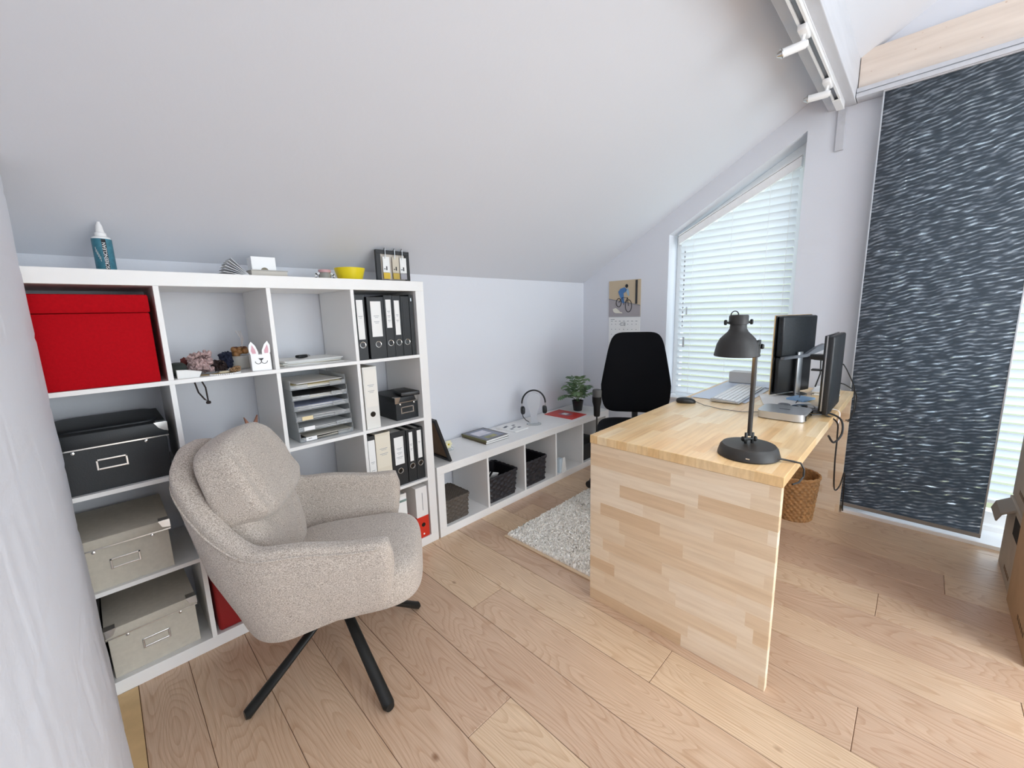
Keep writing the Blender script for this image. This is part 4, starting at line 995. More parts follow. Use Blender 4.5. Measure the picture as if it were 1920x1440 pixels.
for k, (dx, dy, rz) in enumerate(((-.085, -.055, .5), (-.045, -.075, -.3))):
    pz = part('paper_slip', lambda b: b.box((-.022, -.004, -.03), (.022, -.001, .03), PAPER), None, False); pz.location = (.565+dx, -.245+dy, .0505+.168); pz.rotation_euler = (.5, .3*(1 if k else -1), rz); tag(pz, ['white paper slip at the back left of the black basket', 'white paper slip at the front rim of the black basket'][k], 'paper', 'paper slips in the black basket')
pz = part('basket_filling', lambda b: b.superbox((0, 0, 0), (.11, .10, .035), mat('dark_cloth', (22, 20, 22), .9), 3, 10, fn=lambda u: (0, 0, .012*math.sin(u.x*5+u.y*7))), None); pz.location = (.565, -.240, .125); tag(pz, 'dark cloth lying inside the second cube basket', 'cloth')
basket('black wicker basket with braided rim in the third cube', (.905, -.245, .0505), .235, .25, .185, BASKB, 28, 9, taper=.93)
t = thing('brochure_stand', 'white folded brochures standing in the fourth cube', 'brochures', (1.195, -.372, .0505), .12)
part('holder', lambda b: b.box((-.025, .0, 0), (.025, .03, .11), mat('pale_blue_card', (206, 220, 230), .6), .001), t, False)
part('leaflet', lambda b: b.prism([(-.008, 0), (.062, 0), (.040, .115), (.018, .115)], 1, -.012, -.004, PAPER), t, False)
tag(part('storage_bin', lambda b: (b.box((1.505, -.365, .0505), (1.80, -.06, .19), BLKBOX, .006)), None), 'black storage bin in the fifth cube half hidden by the desk', 'box')

# ------------------------------------------------------------------ wall calendar
t = thing('wall_calendar', 'wall calendar with a cyclist picture hanging left of the window', 'calendar', (WX-.001, -.435, .95))
def MX(b): b.M = Matrix.Rotation(-PI/2, 4, 'Z')   # local x -> -y : page seen from -x
CALH = .615
pg = part('picture_page', lambda b: (MX(b), b.box((-.155, -.006, .305), (.150, 0, CALH), mat('cal_tan', (196, 178, 150), .6), .0005)), t, False)
def calpic(b):
    MX(b); y = -.0066
    b.prism([(-.155, .460), (.150, .395), (.150, .307), (-.155, .307)], 1, y-.0003, y+.0006, mat('cal_road', (164, 158, 160), .6))
    b.prism([(-.155, .464), (.150, .399), (.150, .393), (-.155, .458)], 1, y-.0006, y, INK)
    b.prism([(-.115, .370), (-.085, .380), (-.060, .365), (-.04, .345), (-.02, .340), (-.02, .332), (-.085, .335), (-.105, .345)], 1, y-.0006, y, mat('cal_white', (226, 222, 208), .6))
part('artwork', calpic, pg, False)
def bike(b):
    MX(b); y = -.0075
    for (cx, cz, rx, rz_) in ((-.055, .425, .025, .036), (.040, .395, .030, .052)):
        b.tube([(cx+rx*math.cos(a*PI/12), y, cz+rz_*math.sin(a*PI/12)) for a in range(24)], .003, DINK, 6, True)
    b.tube([(-.055, y, .425), (-.02, y, .470), (.03, y, .465), (.04, y, .395)], .0025, DINK, 6); b.tube([(-.02, y, .470), (-.005, y, .405), (.03, y, .465)], .0025, DINK, 6)
part('bicycle_drawing', bike, pg)
def rider(b):
    MX(b); y = -.0075; bl = mat('cal_blue', (74, 120, 172), .6)
    b.prism([(-.06, .52), (-.04, .545), (.0, .555), (.025, .535), (.01, .515), (-.01, .505), (-.005, .46), (.0, .42), (-.02, .42), (-.035, .46), (-.055, .50)], 1, y-.001, y, bl)
    b.prism([(.012, .530), (.030, .548), (.042, .52), (.045, .48), (.035, .48), (.020, .515)], 1, y-.001, y, mat('cal_paleblue', (150, 180, 204), .6))
    b.prism([(.020+.014*math.cos(k*PI/6), .565+.016*math.sin(k*PI/6)) for k in range(12)], 1, y-.0014, y, DINK)
part('cyclist_drawing', rider, pg, False)
part('title_strip', lambda b: (MX(b), b.box((.103, -.0085, .41), (.122, -.006, .610), BLKG)), pg, False)
dp = part('date_page', lambda b: (MX(b), b.box((-.155, -.005, 0), (.150, 0, .300), PAPER, .0005), b.box((-.155, -.007, .299), (.150, 0, .306), STEEL)), t, False)
def dates(b):
    MX(b)
    b.box((-.135, -.0056, .277), (-.095, -.005, .281), INK)
    for c_ in range(7): b.box((-.132+c_*.040, -.0056, .262), (-.114+c_*.040, -.005, .266), INK)
    for r_ in range(5):
        for c_ in range(7): b.box((-.128+c_*.040, -.0056, .235-r_*.045), (-.121+c_*.040, -.005, .240-r_*.045), INK)
part('date_print', dates, dp, False)
part('date_marker', lambda b: (MX(b), b.box((-.035, -.007, .225), (-.030, -.005, .252), STEEL), b.box((.005, -.007, .225), (.010, -.005, .252), STEEL), b.box((-.035, -.007, .225), (.010, -.005, .230), STEEL), b.box((-.035, -.007, .247), (.010, -.005, .252), STEEL)), dp, False)

# ------------------------------------------------------------------ desk
DX0, DX1, DY0, DY1, DZ = .178, 1.932, -2.048, -1.33, .783
dk = thing('desk', 'long birch butcher block desk with solid side panels', 'desk', ((DX0+DX1)/2, (DY0+DY1)/2, 0))
OX, OY = (DX0+DX1)/2, (DY0+DY1)/2
def at_world(fn):
    def g(b): b.M = Matrix.Translation((-OX, -OY, 0)); fn(b)
    return g
part('desk_top', at_world(lambda b: b.box((DX0, DY0, DZ-.036), (DX1, DY1, DZ), MATS['birch_top'], .002)), dk, False)
part('side_panel', at_world(lambda b: b.box((DX0+.002, DY0+.004, 0), (DX0+.032, DY1-.002, DZ-.0365), MATS['birch_side'], .0015)), dk, False)
part('side_panel', at_world(lambda b: b.box((DX1-.032, DY0+.004, 0), (DX1-.002, DY1-.002, DZ-.0365), MATS['birch_side'], .0015)), dk, False)
DT = DZ+.0006

# desk lamp
lp = thing('desk_lamp', 'charcoal metal desk lamp with bell shade on the near end of the desk', 'lamp', (.328, -1.905, DT))
part('base', lambda b: b.lathe([(.096, 0), (.100, .004), (.098, .012), (.092, .032), (.085, .040), (.030, .043), (.012, .044), (.001, .044)], (0, 0, 0), LAMPM, 56), lp)
part('switch', lambda b: b.box((-.0965, -.030, .014), (-.090, -.018, .018), CHROME), lp, False)
def joint(b, z):
    for s_ in (-1, 1): b.box((-.004+s_*.012, -.004, z), (.004+s_*.012, .004, z+.045), BLKM, .001)
    b.cyl((-.024, 0, z+.022), (.024, 0, z+.022), .005, BLKM, seg=12)
    for s_ in (-1, 1): b.superbox((s_*.021, 0, z+.022), (.006, .009, .009), BLKM, 3, 8)
LR = -.72; Mj = Matrix.Rotation(LR, 4, 'Z')
def jt(b): b.M = Mj; joint(b, .038)
part('lower_joint', jt, lp)
part('arm', lambda b: b.cyl((0, 0, .072), (.0, 0, .375), .0078, LAMPM, seg=16), lp)
def jt2(b): b.M = Mj; joint(b, .368)
part('upper_joint', jt2, lp)
sv = Vector((-.067, .040, 0)); SZ = .362
def pf(*a): return [(r_*.87, SZ+z_*1.13) for r_, z_ in a]
shd = part('shade', lambda b: b.lathe(pf((.079, .0), (.081, .002), (.077, .018), (.072, .036), (.062, .052), (.048, .064), (.037, .072), (.030, .082), (.029, .096), (.0275, .096), (.0275, .082), (.035, .072), (.046, .063), (.060, .051), (.070, .035), (.075, .018), (.078, .001)), (sv.x, sv.y, 0), LAMPM, 56, cap=False), lp)
part('shade_cap', lambda b: (b.lathe(pf((.028, .094), (.034, .095), (.034, .118), (.031, .122), (.001, .123)), (sv.x, sv.y, 0), LAMPM, 40)), lp)
part('top_loop', lambda b: b.tube([(sv.x-.010+.009*math.cos(k*PI/10), sv.y+.010-.009*math.cos(k*PI/10), SZ+.138+.013*math.sin(k*PI/10)) for k in range(11)], .0018, LAMPM, 6), lp)
def scr(b):
    for s_ in (-1, 1):
        d = Vector((math.cos(-.78), math.sin(-.78), 0))*s_; c = sv+d*.030+Vector((0, 0, SZ+.112)); b.cyl(c, c+d*.014+Vector((0, 0, .002)), .0035, BLKM, seg=8); b.superbox(c+d*.014+Vector((0, 0, .002)), (.005, .005, .009), BLKM, 3, 6)
part('thumb_screw', scr, lp)
part('shade_bracket', lambda b: (b.tube([(0, 0, .398), Vector((0, 0, .408))+sv*.12, Vector((0, 0, .412))+sv*.36], .007, BLKM, 8), b.superbox((0, 0, .400), (.012, .012, .012), BLKM, 3, 8)), lp)
WARM = bpy.data.materials.new('warm_bulb'); WARM.use_nodes = True
nb = WARM.node_tree.nodes['Principled BSDF']; nb.inputs['Emission Color'].default_value = (1, .78, .45, 1); nb.inputs['Emission Strength'].default_value = 3
part('bulb', lambda b: (b.lathe([(.001, .402), (.014, .406), (.018, .417), (.015, .430), (.010, .440), (.010, .455)], (sv.x, sv.y, 0), WARM, 20)), lp)
ll = bpy.data.lights.new('lamp_light', 'POINT'); ll.energy = 1.3; ll.color = (1, .62, .26); ll.shadow_soft_size = .02
lo = bpy.data.objects.new('lamp_light', ll); COL.objects.link(lo); lo.parent = lp; lo.location = (sv.x, sv.y, .392)
part('power_cord', lambda b: b.tube([(-.02, -.092, .014), (.0, -.115, .008), (.012, -.136, .004), (.020, -.155, .0), (.024, -.165, -.02), (.020, -.166, -.045), (-.004, -.158, -.060), (-.03, -.145, -.062)], .0032, BLK, 8), lp)

# small computer
mn = thing('mini_computer', 'flat silver mini computer on the near edge of the desk', 'computer', (1.013, -1.875, DT), .0)
part('case', lambda b: b.prism([(x_, y_) for x_, y_ in [(.098*((1 if c >= 0 else -1)*abs(c)**.34), .098*((1 if s_ >= 0 else -1)*abs(s_)**.34)) for c, s_ in [(math.cos(2*PI*k/56), math.sin(2*PI*k/56)) for k in range(56)]]], 2, .003, .036, ALU), mn)
part('foot_ring', lambda b: b.cyl((0, 0, 0), (0, 0, .003), .08, BLK, seg=40), mn)
part('port_panel', lambda b: b.box((-.07, -.0995, .006), (.088, -.097, .030), BLKG), mn, False)
part('logo', lambda b: b.box((-.006, -.022, .036), (.008, .022, .0364), mat('logo_grey', (70, 74, 84), .3), .003), mn, False)

# mouse, keyboard, sheets
ms = thing('computer_mouse', 'black computer mouse at the far left of the desk top', 'mouse', (1.035, -1.395, DT), math.radians(-60))
part('shell', lambda b: b.superbox((0, 0, .014), (.052, .030, .020), BLK, 2.4, 12, fn=lambda u: (0, 0, -.006*max(0, u.x)-.003)), ms)
part('scroll_wheel', lambda b: b.cyl((.03, -.003, .028), (.03, .003, .028), .006, STEEL, seg=14), ms)
tag(part('mouse_cable', lambda b: b.tube([(1.06, -1.435, DT+.008), (1.02, -1.50, DT+.0025), (.98, -1.60, DT+.0025), (.98, -1.70, DT+.0025), (1.03, -1.765, DT+.003)], .0016, mat('grey_cable', (88, 86, 92), .6), 6), None), 'thin grey cable running from the mouse to the silver computer', 'cable')
kb = thing('keyboard', 'white slim keyboard with silver edge lying on the pale papers', 'keyboard', (1.43, -1.555, DT+.004), math.radians(2))
part('case', lambda b: b.prism([(-.075, .0), (.075, .0), (.075, .016), (-.075, .006)], 0, -.29, .29, ALU), kb, False)
def keys(b):
    b.M = Matrix.Translation((0, 0, .0115)) @ Matrix.Rotation(math.atan2(.010, .15), 4, 'X')
    for r_ in range(6):
        for c_ in range(22):
            x_ = -.275+c_*.0250; y_ = -.065+r_*.0222
            if r_ == 0 and 4 < c_ < 9: continue
            b.box((x_, y_, 0), (x_+.021, y_+.0185, .0035), WGLOSS)
        if r_ == 0: b.box((-.275+5*.025, -.065, 0), (-.275+9*.025-.004, -.0465, .0035), WGLOSS)
part('keys', keys, kb, False)
part('foot', lambda b: [b.box((x_, .055, -.004), (x_+.03, .070, .002), BLK) for x_ in (-.27, .23)], kb, False)
pp = part('desk_glare_sheet', lambda b: b.grid(lambda u, v: (-.40+.78*u, -.16+.30*v, .0012+.0022*abs(mnoise.noise(Vector((u*6, v*5, 2))))), 40, 24, mat('glare_blue_sheet', (206, 216, 232), .35)), None); pp.location = (1.60, -1.495, DT); tag(pp, 'large white paper sheet under the keyboard, tinted with blue window glare', 'paper')  # sheet's blue tone carries the window glare lying on the desk
sheets('paper_stack', 'white papers on the desk between keyboard and monitors', 'papers', 1.42, -1.80, DT, .30, .21, 2, .3, (PAPER,), .02, .0012)
pz = part('carton', lambda b: b.box((0, 0, 0), (.10, .15, .075), mat('grey_white_card', (206, 206, 204), .7), .002), None, False); pz.location = (1.84, -1.52, DT+.004); tag(pz, 'low white carton standing on the desk under the window', 'box')
# monitors
m1 = thing('computer_monitor', 'larger black monitor seen from behind beside the window', 'monitor', (1.615, -1.785, DT), math.radians(-22.5))
part('stand_foot', lambda b: b.prism([(.09*math.cos(k*PI/12), .075*math.sin(k*PI/12)) for k in range(24)], 2, .0, .008, STEEL), m1, False)
part('stand_column', lambda b: b.box((-.022, -.040, .006), (.022, -.026, .26), STEEL, .004), m1)
part('screen', lambda b: (b.box((-.157, .012, .012), (.157, .022, .47), BLKG, .003),), m1)
part('bezel', lambda b: b.box((-.159, .019, .010), (.159, .026, .472), WOODL, .002), m1, label='pale tan front edge')
part('back_shell', lambda b: (b.box((-.150, -.024, .235), (.150, .012, .466), mat('mottled_reflection_black', (24, 28, 32), .35, var=.5, vscale=90), .010, 3), b.box((-.145, -.012, .02), (.145, .012, .232), BLK, .006)), m1)  # mottling of the upper shell imitates reflections in the black surface
part('lower_lip', lambda b: b.prism([(-.150, .222), (.05, .226), (.15, .250), (.21, .262), (.235, .285), (.21, .296), (.14, .280), (.05, .244), (-.150, .236)], 1, -.044, -.022, mat('grey_lip', (110, 114, 120), .35)), m1)
part('cable_arm', lambda b: (b.box((.14, -.08, .20), (.20, -.02, .235), BLK, .006), b.tube([(.17, -.05, .20), (.16, -.06, .12), (.14, -.05, .04)], .004, BLK)), m1)
m2 = thing('computer_monitor', 'slim black monitor seen edge on beside the dark panel curtain', 'monitor', (1.265, -2.010, DT), 0)
part('screen', lambda b: b.box((-.185, .006, .030), (.185, .016, .385), BLKG, .003), m2)
part('back_shell', lambda b: (b.box((-.182, -.022, .012), (.182, .006, .382), BLK, .008, 3)), m2)
part('edge_trim', lambda b: b.box((-.187, .002, .032), (-.181, .007, .384), STEEL), m2, False)
part('stand_foot', lambda b: b.lathe([(.085, 0), (.088, .004), (.080, .010), (.03, .014), (.001, .015)], (-.02, .070, 0), BLKG, 40), m2)
part('stand_neck', lambda b: b.box((-.05, .0, .004), (.05, .020, .06), BLKG, .005), m2)
part('bracket', lambda b: (b.box((-.06, .014, .26), (-.02, .085, .285), BLK, .004), b.box((-.07, .014, .205), (-.03, .075, .213), BLK, .003)), m2)
# clutter between monitors
pz = part('earbud_case', lambda b: (b.superbox((0, 0, .010), (.04, .028, .010), mat('grey_gloss', (130, 134, 142), .25), 3, 8)), None); pz.location = (1.22, -1.83, DT); tag(pz, 'small grey case lying between the computer and the monitor foot', 'case')
sheets('notebook', 'light blue note pad lying in front of the large monitor', 'note pad', 1.47, -1.86, DT+.004, .12, .09, 3, -.3, (mat('note_blue', (150, 188, 224), .5),), .001, .003)
sheets('envelope_stack', 'flat white envelopes stacked at the wall end of the desk', 'papers', 1.76, -1.93, DT, .22, .12, 6, .1, (PAPER, PAPER2), .008, .004)
# cables
def cable(label, pts, r=.0032, m=BLK, cat='cable', sub=6):
    P = [Vector(p) for p in pts]; out = []
    for i in range(len(P)-1):
        p0 = P[max(i-1, 0)]; p1 = P[i]; p2 = P[i+1]; p3 = P[min(i+2, len(P)-1)]
        for k in range(sub):
            t_ = k/sub; out.append(.5*((2*p1)+(-p0+p2)*t_+(2*p0-5*p1+4*p2-p3)*t_*t_+(-p0+3*p1-3*p2+p3)*t_**3))
    out.append(P[-1])
    return tag(part('cable', lambda b: b.tube(out, r, m, 7), None), label, cat)
cable('thick black cable looping off the desk edge beside the silver computer', [(1.075, -1.976, DT+.022), (1.12, -2.03, DT+.020), (1.18, -2.075, DT-.02), (1.16, -2.085, DT-.08), (1.05, -2.07, DT-.10), (.98, -2.056, DT-.055)], .0045)
cable('black cable hanging from the silver computer down to the floor', [(1.05, -1.976, DT+.016), (1.10, -2.02, DT+.012), (1.17, -2.06, DT-.03), (1.20, -2.065, DT-.10), (1.22, -2.065, DT-.25), (1.32, -2.065, DT-.42), (1.62, -2.06, DT-.50), (1.80, -2.06, DT-.48), (1.90, -2.06, DT-.72), (1.93, -2.062, .006)], .0035)
cable('black monitor cable curving down behind the desk edge', [(1.42, -2.036, DT+.22), (1.60, -2.04, DT+.16), (1.80, -2.06, DT+.04), (1.79, -2.07, DT-.06), (1.70, -2.065, DT-.12), (1.55, -2.06, DT-.10)], .003)
cable('second black monitor cable looping beside the panel curtain', [(1.42, -2.036, DT+.12), (1.62, -2.04, DT+.08), (1.86, -2.065, DT-.0), (1.86, -2.07, DT-.09), (1.72, -2.065, DT-.13), (1.66, -2.06, DT-.13)], .003)
cable('white cable crossing the desk beside the slim monitor', [(1.18, -1.93, DT+.004), (1.27, -1.97, DT+.004), (1.30, -2.03, DT+.003), (1.29, -2.056, DT-.01), (1.27, -2.056, DT-.06)], .0025, WGLOSS)
cable('thin dark cable across the desk behind the keyboard', [(1.73, -1.62, DT+.006), (1.70, -1.70, DT+.004), (1.63, -1.76, DT+.006), (1.55, -1.84, DT+.016), (1.35, -1.86, DT+.004)], .002, mat('grey_cable', (88, 86, 92), .6))

# studio microphone clamped to the far edge
mc = thing('microphone', 'black studio microphone on a thin rod behind the desk corner', 'microphone', (.270, -1.312, DZ-.08))
part('clamp', lambda b: (b.box((-.014, -.0165, .045), (.014, -.008, .078), BLKM, .002), b.box((-.010, -.010, .055), (.010, .012, .068), BLKM, .002)), mc, False)
part('rod', lambda b: b.cyl((0, .008, .06), (0, .008, .145), .0038, BLKM, seg=10), mc)
part('body', lambda b: b.lathe([(.012, .140), (.014, .145), (.015, .185), (.020, .205), (.021, .230)], (0, .008, 0), mat('matt_black', (10, 10, 11), .7, spec=.2), 28), mc)
part('grille', lambda b: b.lathe([(.0205, .230), (.0205, .256), (.018, .262), (.001, .263)], (0, .008, 0), mat('mesh_grey', (58, 58, 57), .6, bump=.6, bscale=600), 28), mc, label='grey mesh head')

# ------------------------------------------------------------------ rug
def rug(b):
    nx, ny = 380, 205; X0, X1, Y0, Y1 = .292, 1.75, -1.46, -.668
    rr = random.Random(3)
    g = []
    for i in range(nx):
        row = []
        for j in range(ny):
            x_ = X0+(X1-X0)*i/(nx-1); y_ = Y0+(Y1-Y0)*j/(ny-1); e_ = min(i, j, nx-1-i, ny-1-j)
            z_ = .013+(rr.random()**1.5)*.012+.004*mnoise.noise(Vector((x_*25, y_*25, 0))) if e_ > 0 else .001
            row.append(b.V((x_+rr.uniform(-.0045, .0045), y_+rr.uniform(-.0045, .0045), max(z_, .001))))
        g.append(row)
    for i in range(nx-1):
        for j in range(ny-1): b.face([g[i][j], g[i+1][j], g[i+1][j+1], g[i][j+1]], RUGM)
rg = thing('rug', 'cream shaggy rug under the desk and office chair', 'rug', (0, 0, 0))
part('pile', rug, rg)
part('binding', lambda b: (b.box((.274, -1.462, .0005), (.294, -.662, .009), RUGE, .002),), rg, label='tan bound edge')

# ------------------------------------------------------------------ waste basket
wb = thing('waste_basket', 'round natural rattan waste basket under the desk', 'basket', (1.68, -1.84, 0))
part('basket', lambda b: woven(b, lambda s: (.120*math.cos(2*PI*s), .120*math.sin(2*PI*s)), .275, 16, 44, BASKN, .82, .0035, .008), wb, ang=70)
part('rim', lambda b: [b.tube([(.121*math.cos(i*2*PI/60)*(1+.02*math.cos(i*1.05+p)), .121*math.sin(i*2*PI/60)*(1+.02*math.cos(i*1.05+p)), .277+.005*math.sin(i*1.05+p)) for i in range(60)], .006, BASKN, 6, True) for p in (0, PI)], wb)
part('handle', lambda b: b.tube([(.095, -.078, .215), (.105, -.070, .235), (.112, -.052, .235), (.112, -.046, .215)], .006, BASKD, 6), wb)

# ------------------------------------------------------------------ cardboard boxes at the right
def carton(label, lo_, hi, m, hole=True):
    t = thing('cardboard_box', label, 'cardboard box', ((lo_[0]+hi[0])/2, (lo_[1]+hi[1])/2, lo_[2]))
    W2, D2, H2 = (hi[0]-lo_[0])/2, (hi[1]-lo_[1])/2, hi[2]-lo_[2]
    part('carton', lambda b: b.box((-W2, -D2, 0), (W2, D2, H2), m, .003), t, False)
    if hole: part('hand_hole', lambda b: b.superbox((.0, D2+.0003, H2*.78), (.045, .0012, .018), mat('hole_dark', (30, 22, 18), .9), 6, 8), t)
    part('print', lambda b: [b.box((-W2*.6+k*.03, D2+.0002, H2*.12), (-W2*.6+k*.03+.02, D2+.0008, H2*.12+.02), mat('box_print', (120, 96, 72), .8)) for k in range(5)], t, False)
    return t, W2, D2, H2
c1, W2, D2, H2 = carton('lower pale cardboard box with open flap nearest the glass door', (1.42, -3.05, 0), (1.80, -2.698, .36), CARDG, False)
part('flap', lambda b: (b.M.__init__ if False else None, b.prism([(D2, H2-.004), (D2+.045, H2-.035), (D2+.058, H2-.075), (D2+.053, H2-.076), (D2+.040, H2-.042), (D2, H2-.016)], 0, -.02, W2-.03, mat('flap_grey', (158, 150, 140), .7))), c1, False)
part('opening', lambda b: b.box((-.16, D2-.001, H2-.12), (-.02, D2+.0006, H2-.03), mat('hole_dark', (30, 22, 18), .9)), c1, False)
carton('upper pale cardboard box stacked on the one with the open flap', (1.44, -3.05, .362), (1.81, -2.705, .80), CARDG)
carton('brown cardboard box standing closest to the camera at the photo edge', (.92, -3.05, 0), (1.405, -2.690, .46), CARD, False)
carton('topmost brown cardboard box at the photo edge, stacked on the closest one', (.93, -3.05, .462), (1.41, -2.71, .86), CARD)

# ------------------------------------------------------------------ armchair
FW = Vector((.848, -.53, 0)); AR = math.atan2(-.53, .848)
ac = thing('armchair', 'beige upholstered swivel armchair with black splayed legs', 'armchair', (-.75, -.82, 0), AR)
def upath():
    P = []; r_ = .17; A = .248; V_ = .290; B_ = -.265
    P.append((A, -V_)); n_ = 14
    for i in range(1, n_): P.append((A+(B_+r_-A)*i/n_, -V_))
    for i in range(13): a = PI/2*i/12; P.append((B_+r_-r_*math.sin(a), -V_+r_-r_*math.cos(a)))
    for i in range(1, 8): P.append((B_, -V_+r_+(2*V_-2*r_)*i/8))
    for i in range(13): a = PI/2*i/12; P.append((B_+r_-r_*math.cos(a), V_-r_+r_*math.sin(a)))
    for i in range(1, n_+1): P.append((B_+r_+(A-B_-r_)*i/n_, V_))
    # arc-length resample
    P = [Vector(p) for p in P]; L_ = [0]
    for i in range(1, len(P)): L_.append(L_[-1]+(P[i]-P[i-1]).length)
    N = 96; out = []
    for k in range(N):
        d = L_[-1]*k/(N-1); i = 1
        while i < len(L_)-1 and L_[i] < d: i += 1
        t_ = (d-L_[i-1])/(L_[i]-L_[i-1]); out.append((P[i-1].lerp(P[i], t_), d))
    return out, L_[-1]
UP, UL = upath()
def sstep(a, b, x_):
    t_ = max(0, min(1, (x_-a)/(b-a))); return t_*t_*(3-2*t_)
def shell_pt(k, th, extra=0.0):
    p, d = UP[k]; q = UP[min(k+1, 95)][0]-UP[max(k-1, 0)][0]; q.normalize(); nrm = Vector((-q.y, q.x))  # outward? fixed below
    if nrm.dot(p-Vector((0, 0))) < 0: nrm = -nrm
    e_ = min(d, UL-d)                                   # distance from the arm tip
    back = sstep(.37, .60, e_)
    top = .630+.02*sstep(.1, .3, e_)+.155*back+.11*sstep(.46, .70, e_); bot = .385-.092*sstep(0, .5, e_)
    half = .029+.010*back
    cap = .038; f = 1.0
    if e_ < cap: f = (1-(1-e_/cap)**3)**(1/3) if e_ > 0 else 0.0
    b_ = (top-bot)/2-.05*(1-f); a_ = half*max(f, .02)
    zc = (top+bot)/2; pw = 2/6.5
    c, s_ = math.cos(th), math.sin(th)
    nn = a_*(1 if c >= 0 else -1)*abs(c)**.38+extra; zz = zc+b_*(1 if s_ >= 0 else -1)*abs(s_)**pw
    k2 = .80+.20*sstep(.24, .56, zz); P2 = Vector((p.x*k2, p.y*k2))+nrm*nn
    P2.x -= .24*max(0, zz-.42)*back; P2.x -= .01
    return Vector((P2.x, P2.y, zz))
def shellf(b):
    M_ = 44; rings = []
    for k in range(96): rings.append([b.V(shell_pt(k, 2*PI*j/M_)) for j in range(M_)])
    for k in range(95): b.bridge(rings[k], rings[k+1], FAB)
    b.face(rings[0], FAB); b.face(rings[-1][::-1], FAB)
part('shell', shellf, ac, ang=80)
def pip(b):
    b.tube([shell_pt(k, .62, .0015) for k in range(3, 93)], .0035, FAB, 6)
part('piping', pip, ac)
part('seat_base', lambda b: b.superbox((-.02, 0, .345), (.19, .22, .040), FAB, 5, 12), ac, ang=80)
part('seat_cushion', lambda b: b.superbox((.058, 0, .395), (.262, .243, .088), FAB, 4.2, 20, rot=Euler((0, -.03, 0)), fn=lambda u: (0, 0, .012*(1-u.x*u.x)*(1-u.y*u.y)*(1 if u.z > 0 else 0))), ac, ang=80)
def pleat(u):
    w_ = .008*math.exp(-((abs(u.y)-.40-.35*u.z)/.08)**2)+.022*max(0, u.z)+.006*math.exp(-((u.z-.35)/.10)**2)
    return (-w_*sstep(-.15, .45, u.x), 0, 0)
part('back_cushion', lambda b: b.superbox((-.208, -.008, .595), (.078, .200, .185), FAB, 4.0, 24, rot=Euler((0, -.16, 0)), fn=pleat), ac, ang=80)
def pil(u):
    front = sstep(-.15, .45, u.x)
    s_ = 1-.10*max(0, u.z)
    sag = -.030*front*max(0, u.z)**1.3+.016*front*math.exp(-((u.z+.75)/.3)**2)
    crease = -.007*math.exp(-((abs(u.y)-.80)/.09)**2)-.004*front*math.exp(-((u.y-.3*u.z-.15)/.12)**2)
    return (sag+crease*front, u.y*.205*(s_-1), .018*(1-u.y*u.y)*u.z)
part('head_cushion', lambda b: b.superbox((-.232, -.012, .806), (.074, .205, .132), FAB, 6.0, 26, rot=Euler((0, -.30, 0)), fn=pil), ac, ang=80)
part('swivel_post', lambda b: (b.cyl((0, 0, .20), (0, 0, .28), .035, BLKM, seg=20), b.lathe([(.09, .25), (.11, .256), (.11, .262)], (0, 0, 0), BLKM, 24)), ac)
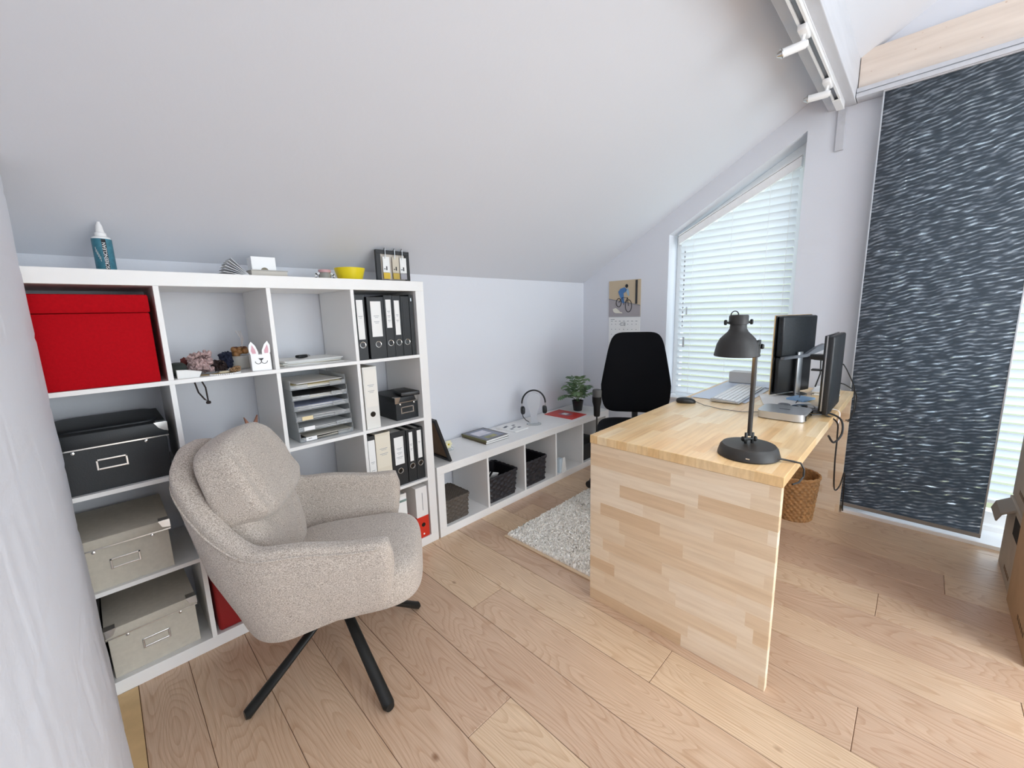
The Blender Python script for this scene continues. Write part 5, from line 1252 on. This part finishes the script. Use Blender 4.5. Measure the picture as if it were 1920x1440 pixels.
for k, (fx, fy) in enumerate(((-1.094, -.836), (-.747, -1.164), (-.407, -.804), (-.754, -.476))):
    v = Matrix.Rotation(-AR, 3, 'Z') @ Vector((fx+.75, fy+.82, 0))
    def leg(b, v=v):
        d = v.normalized(); P = [d*.03+Vector((0, 0, .235)), d*.06+Vector((0, 0, .222)), d*(v.length*.55)+Vector((0, 0, .125)), d*(v.length-.01)+Vector((0, 0, .021)), d*(v.length+.002)+Vector((0, 0, .019))]
        side = d.cross(Vector((0, 0, 1))); rings = []
        for i, p in enumerate(P):
            w_ = (.017, .018, .0195, .021, .015)[i]; h_ = (.014, .014, .015, .0185, .014)[i]
            t_ = Vector((0, 0, 1)) if i < 4 else Vector((0, 0, 1)); rings.append([b.V(p+side*w_*math.cos(a*PI/8)+t_*h_*math.sin(a*PI/8)) for a in range(16)])
        for i in range(len(P)-1): b.bridge(rings[i], rings[i+1], BLKM)
        b.face(rings[0][::-1], BLKM); b.face(rings[-1], BLKM)
    part('leg', leg, ac, ang=60)

# ------------------------------------------------------------------ office chair
OR_ = math.radians(208)
oc = thing('office_chair', 'black office swivel chair on the rug behind the desk', 'office chair', (1.17, -1.01, .010), OR_)
def backrest(b):
    def fn(u):
        wv = 1.0-.22*max(0, u.z+.3)-.05*max(0, -u.z)**2
        return (-.035*u.y*u.y*-1+.03*(1-abs(u.z)), u.y*.235*(wv-1), 0)
    b.superbox((-.285, 0, .858), (.032, .238, .287), CHBLK, 6.5, 16, rot=Euler((0, -.06, 0)), fn=fn)
part('backrest', backrest, oc, ang=80)
part('back_bar', lambda b: b.tube([(-.08, 0, .44), (-.22, 0, .45), (-.31, 0, .52), (-.325, 0, .72)], .022, BLK, 10), oc)
part('seat', lambda b: b.superbox((0.0, 0, .505), (.24, .245, .045), CHBLK, 4, 16), oc, ang=80)
part('gas_lift', lambda b: (b.cyl((0, 0, .10), (0, 0, .47), .024, BLK, seg=20), b.cyl((0, 0, .07), (0, 0, .25), .034, BLK, seg=20)), oc)
for k in range(5):
    a = math.radians(94+72*k)-OR_; d = Vector((math.cos(a), math.sin(a), 0))
    part('base_arm', lambda b: b.tube([d*.02+Vector((0, 0, .105)), d*.16+Vector((0, 0, .10)), d*.325+Vector((0, 0, .080))], lambda t_: .020-.006*t_, BLK, 8), oc)
    sd = d.cross(Vector((0, 0, 1)))
    part('caster', lambda b: (b.cyl(d*.33+sd*.006+Vector((0, 0, .046)), d*.33+sd*.024+Vector((0, 0, .046)), .026, BLK, seg=18), b.cyl(d*.33-sd*.024+Vector((0, 0, .046)), d*.33-sd*.006+Vector((0, 0, .046)), .026, BLK, seg=18), b.cyl(d*.33+Vector((0, 0, .03)), d*.33+Vector((0, 0, .085)), .006, BLK, seg=8)), oc)
